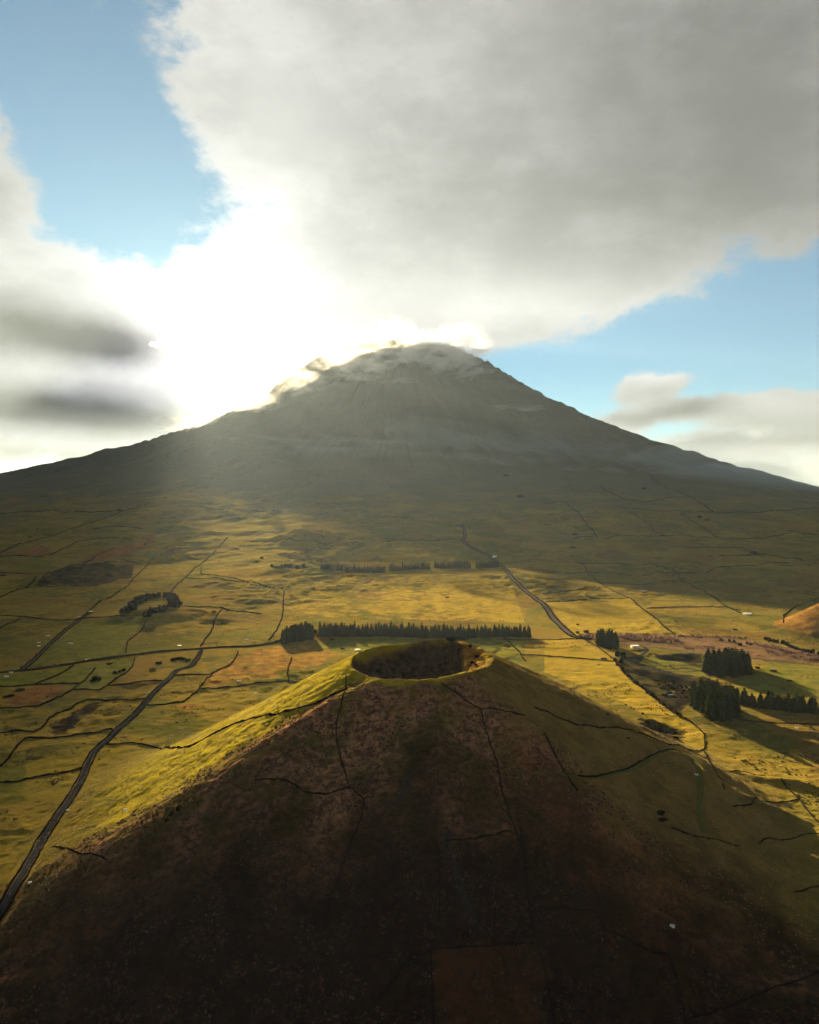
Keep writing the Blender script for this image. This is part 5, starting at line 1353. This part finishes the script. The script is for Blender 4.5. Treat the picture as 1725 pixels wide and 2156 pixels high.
def cloud_mesh(seed, sub=5, rough=0.5, flat=0.5, fine=0.25, octv=7):
    """a unit cloud body: a ball broken up by noise at many sizes, flatter underneath"""
    from mathutils import noise as mn
    bm = bmesh.new(); bmesh.ops.create_icosphere(bm, subdivisions=sub, radius=1.0)
    off = Vector((seed * 7.7, seed * 3.1, -seed * 5.3))
    for q in bm.verts:
        d = q.co.normalized()
        k = mn.fractal(d * 1.5 + off, 0.75, 2.1, octv) * rough
        b = 1 - abs(mn.noise(d * 3.2 + off)) * 2.0 * min(fine, 0.25) - abs(mn.noise(d * 8.0 + off)) * fine
        q.co = d * max(0.25, (0.75 + k + (0.1 if fine == 0 else 0)) * b)
        if q.co.z < 0: q.co.z *= flat
    me = bpy.data.meshes.new("cloud"); bm.to_mesh(me); bm.free()
    return me
CLOUD_MESH = [cloud_mesh(i) for i in range(4)]
CLOUD_BANK = [cloud_mesh(i + 9, 4, 0.55, 0.8, 0.12, 6) for i in range(4)]
def shade_cloud(gx, gy, rx, ry, rz, z0, dens, label, k, col=(0.45, 0.48, 0.54), s0=0.55, name="cloud"):
    """a cloud whose shadow falls on the land at gx, gy"""
    L = (z0 - 60.0) / SUN_DIR.z
    o = bpy.data.objects.new(name, CLOUD_BANK[k % 4].copy())
    o.data.materials.append(cloud_material("shade_cloud_mist", dens, 0.76, col, 0.0016, 0.24, 0.56, s0))
    o.location = (gx + SUN_DIR.x * L, gy + SUN_DIR.y * L, z0)
    o.scale = (rx, ry, rz)
    COL.objects.link(o)
    o["kind"] = "thing"; o["label"] = label; o["category"] = "cloud"; o["group"] = "high clouds added for shade, lost in the sun glare"
    return o
WHITE = (1, 1, 1)  # the clouds below are added to shade the western plain and near air
shade_cloud(150, -800, 700, 900, 260, 14000, 0.0024, "small added shading cloud straight in front of the sun", 0, WHITE, 0.3)
shade_cloud(-575, 330, 620, 1000, 280, 14000, 0.0036, "added shading cloud just west of the sun", 3, WHITE, 0.4)
shade_cloud(-1130, 1500, 1100, 1000, 280, 14050, 0.0030, "second added shading cloud west of the sun", 2, WHITE, 0.4)
shade_cloud(-1850, 2800, 1600, 1200, 300, 14100, 0.0028, "third added shading cloud west of the sun", 0, WHITE, 0.4)
shade_cloud(-2600, 4400, 2100, 1400, 320, 14150, 0.0026, "farthest added shading cloud west of the sun", 1, WHITE, 0.4)

def mist(name, loc, scale, k, dens, label, g=0.35, rot=0.0, col=(0.93, 0.97, 1.0), torn=0.0):
    o = bpy.data.objects.new(name, CLOUD_MESH[k % 4].copy()); o.data.materials.append(cloud_material("mist", dens, g, col, torn))
    o.location = loc; o.scale = scale; o.rotation_euler = (0, 0, rot); COL.objects.link(o)
    o["kind"] = "thing"; o["label"] = label; o["category"] = "mist"; o["group"] = "mist and cloud against the volcano"
    return o
# cloud resting on the summit, rags below it, and the thin veil in front of the mountainside
mist("mist_veil", (1500, 6300, 480), (3600, 1300, 700), 2, 2.6e-4, "broad thin veil of mist in front of the upper mountainside", 0.2, 0.0, (0.62, 0.82, 1.0))
for i, (x, y, z, sx, sy, sz, d_, lab) in enumerate((
    (-560, 7900, 1960, 800, 450, 480, 3e-3, "white cloud over the left end of the summit"),
    (-60, 7850, 2020, 860, 450, 480, 3e-3, "white cloud over the middle of the summit"),
    (430, 7900, 1980, 800, 450, 460, 2.6e-3, "white cloud over the right end of the summit"),
    (700, 8100, 1800, 420, 300, 200, 2e-3, "thin cloud trailing off the summit's right shoulder"),
    (-1150, 8000, 1660, 640, 420, 330, 1.5e-3, "torn bright cloud on the upper left flank"),
    (-1650, 7950, 1430, 680, 420, 300, 1.2e-3, "torn bright cloud halfway down the left flank"),
    (-2200, 7850, 1210, 720, 420, 240, 1.0e-3, "thin torn cloud lowest on the left flank"))):
    mist("summit_cloud", (x, y, z), (sx, sy, sz), i, d_ * 2.6, lab, 0.25, i * 1.1, (0.95, 0.98, 1.0), 0.0034)
mist("cloud_rag", (-540, 7900, 1720), (330, 160, 70), 3, 3e-3, "small white rag of cloud across the upper face", 0.5)
mist("cloud_rag", (-130, 7950, 1690), (230, 140, 55), 1, 3e-3, "smaller white rag just right of the first on the upper face", 0.5)
mist("cloud_rag", (1150, 7700, 1370), (420, 200, 55), 0, 1.5e-3, "thin bluish rag low on the right flank", 0.4)
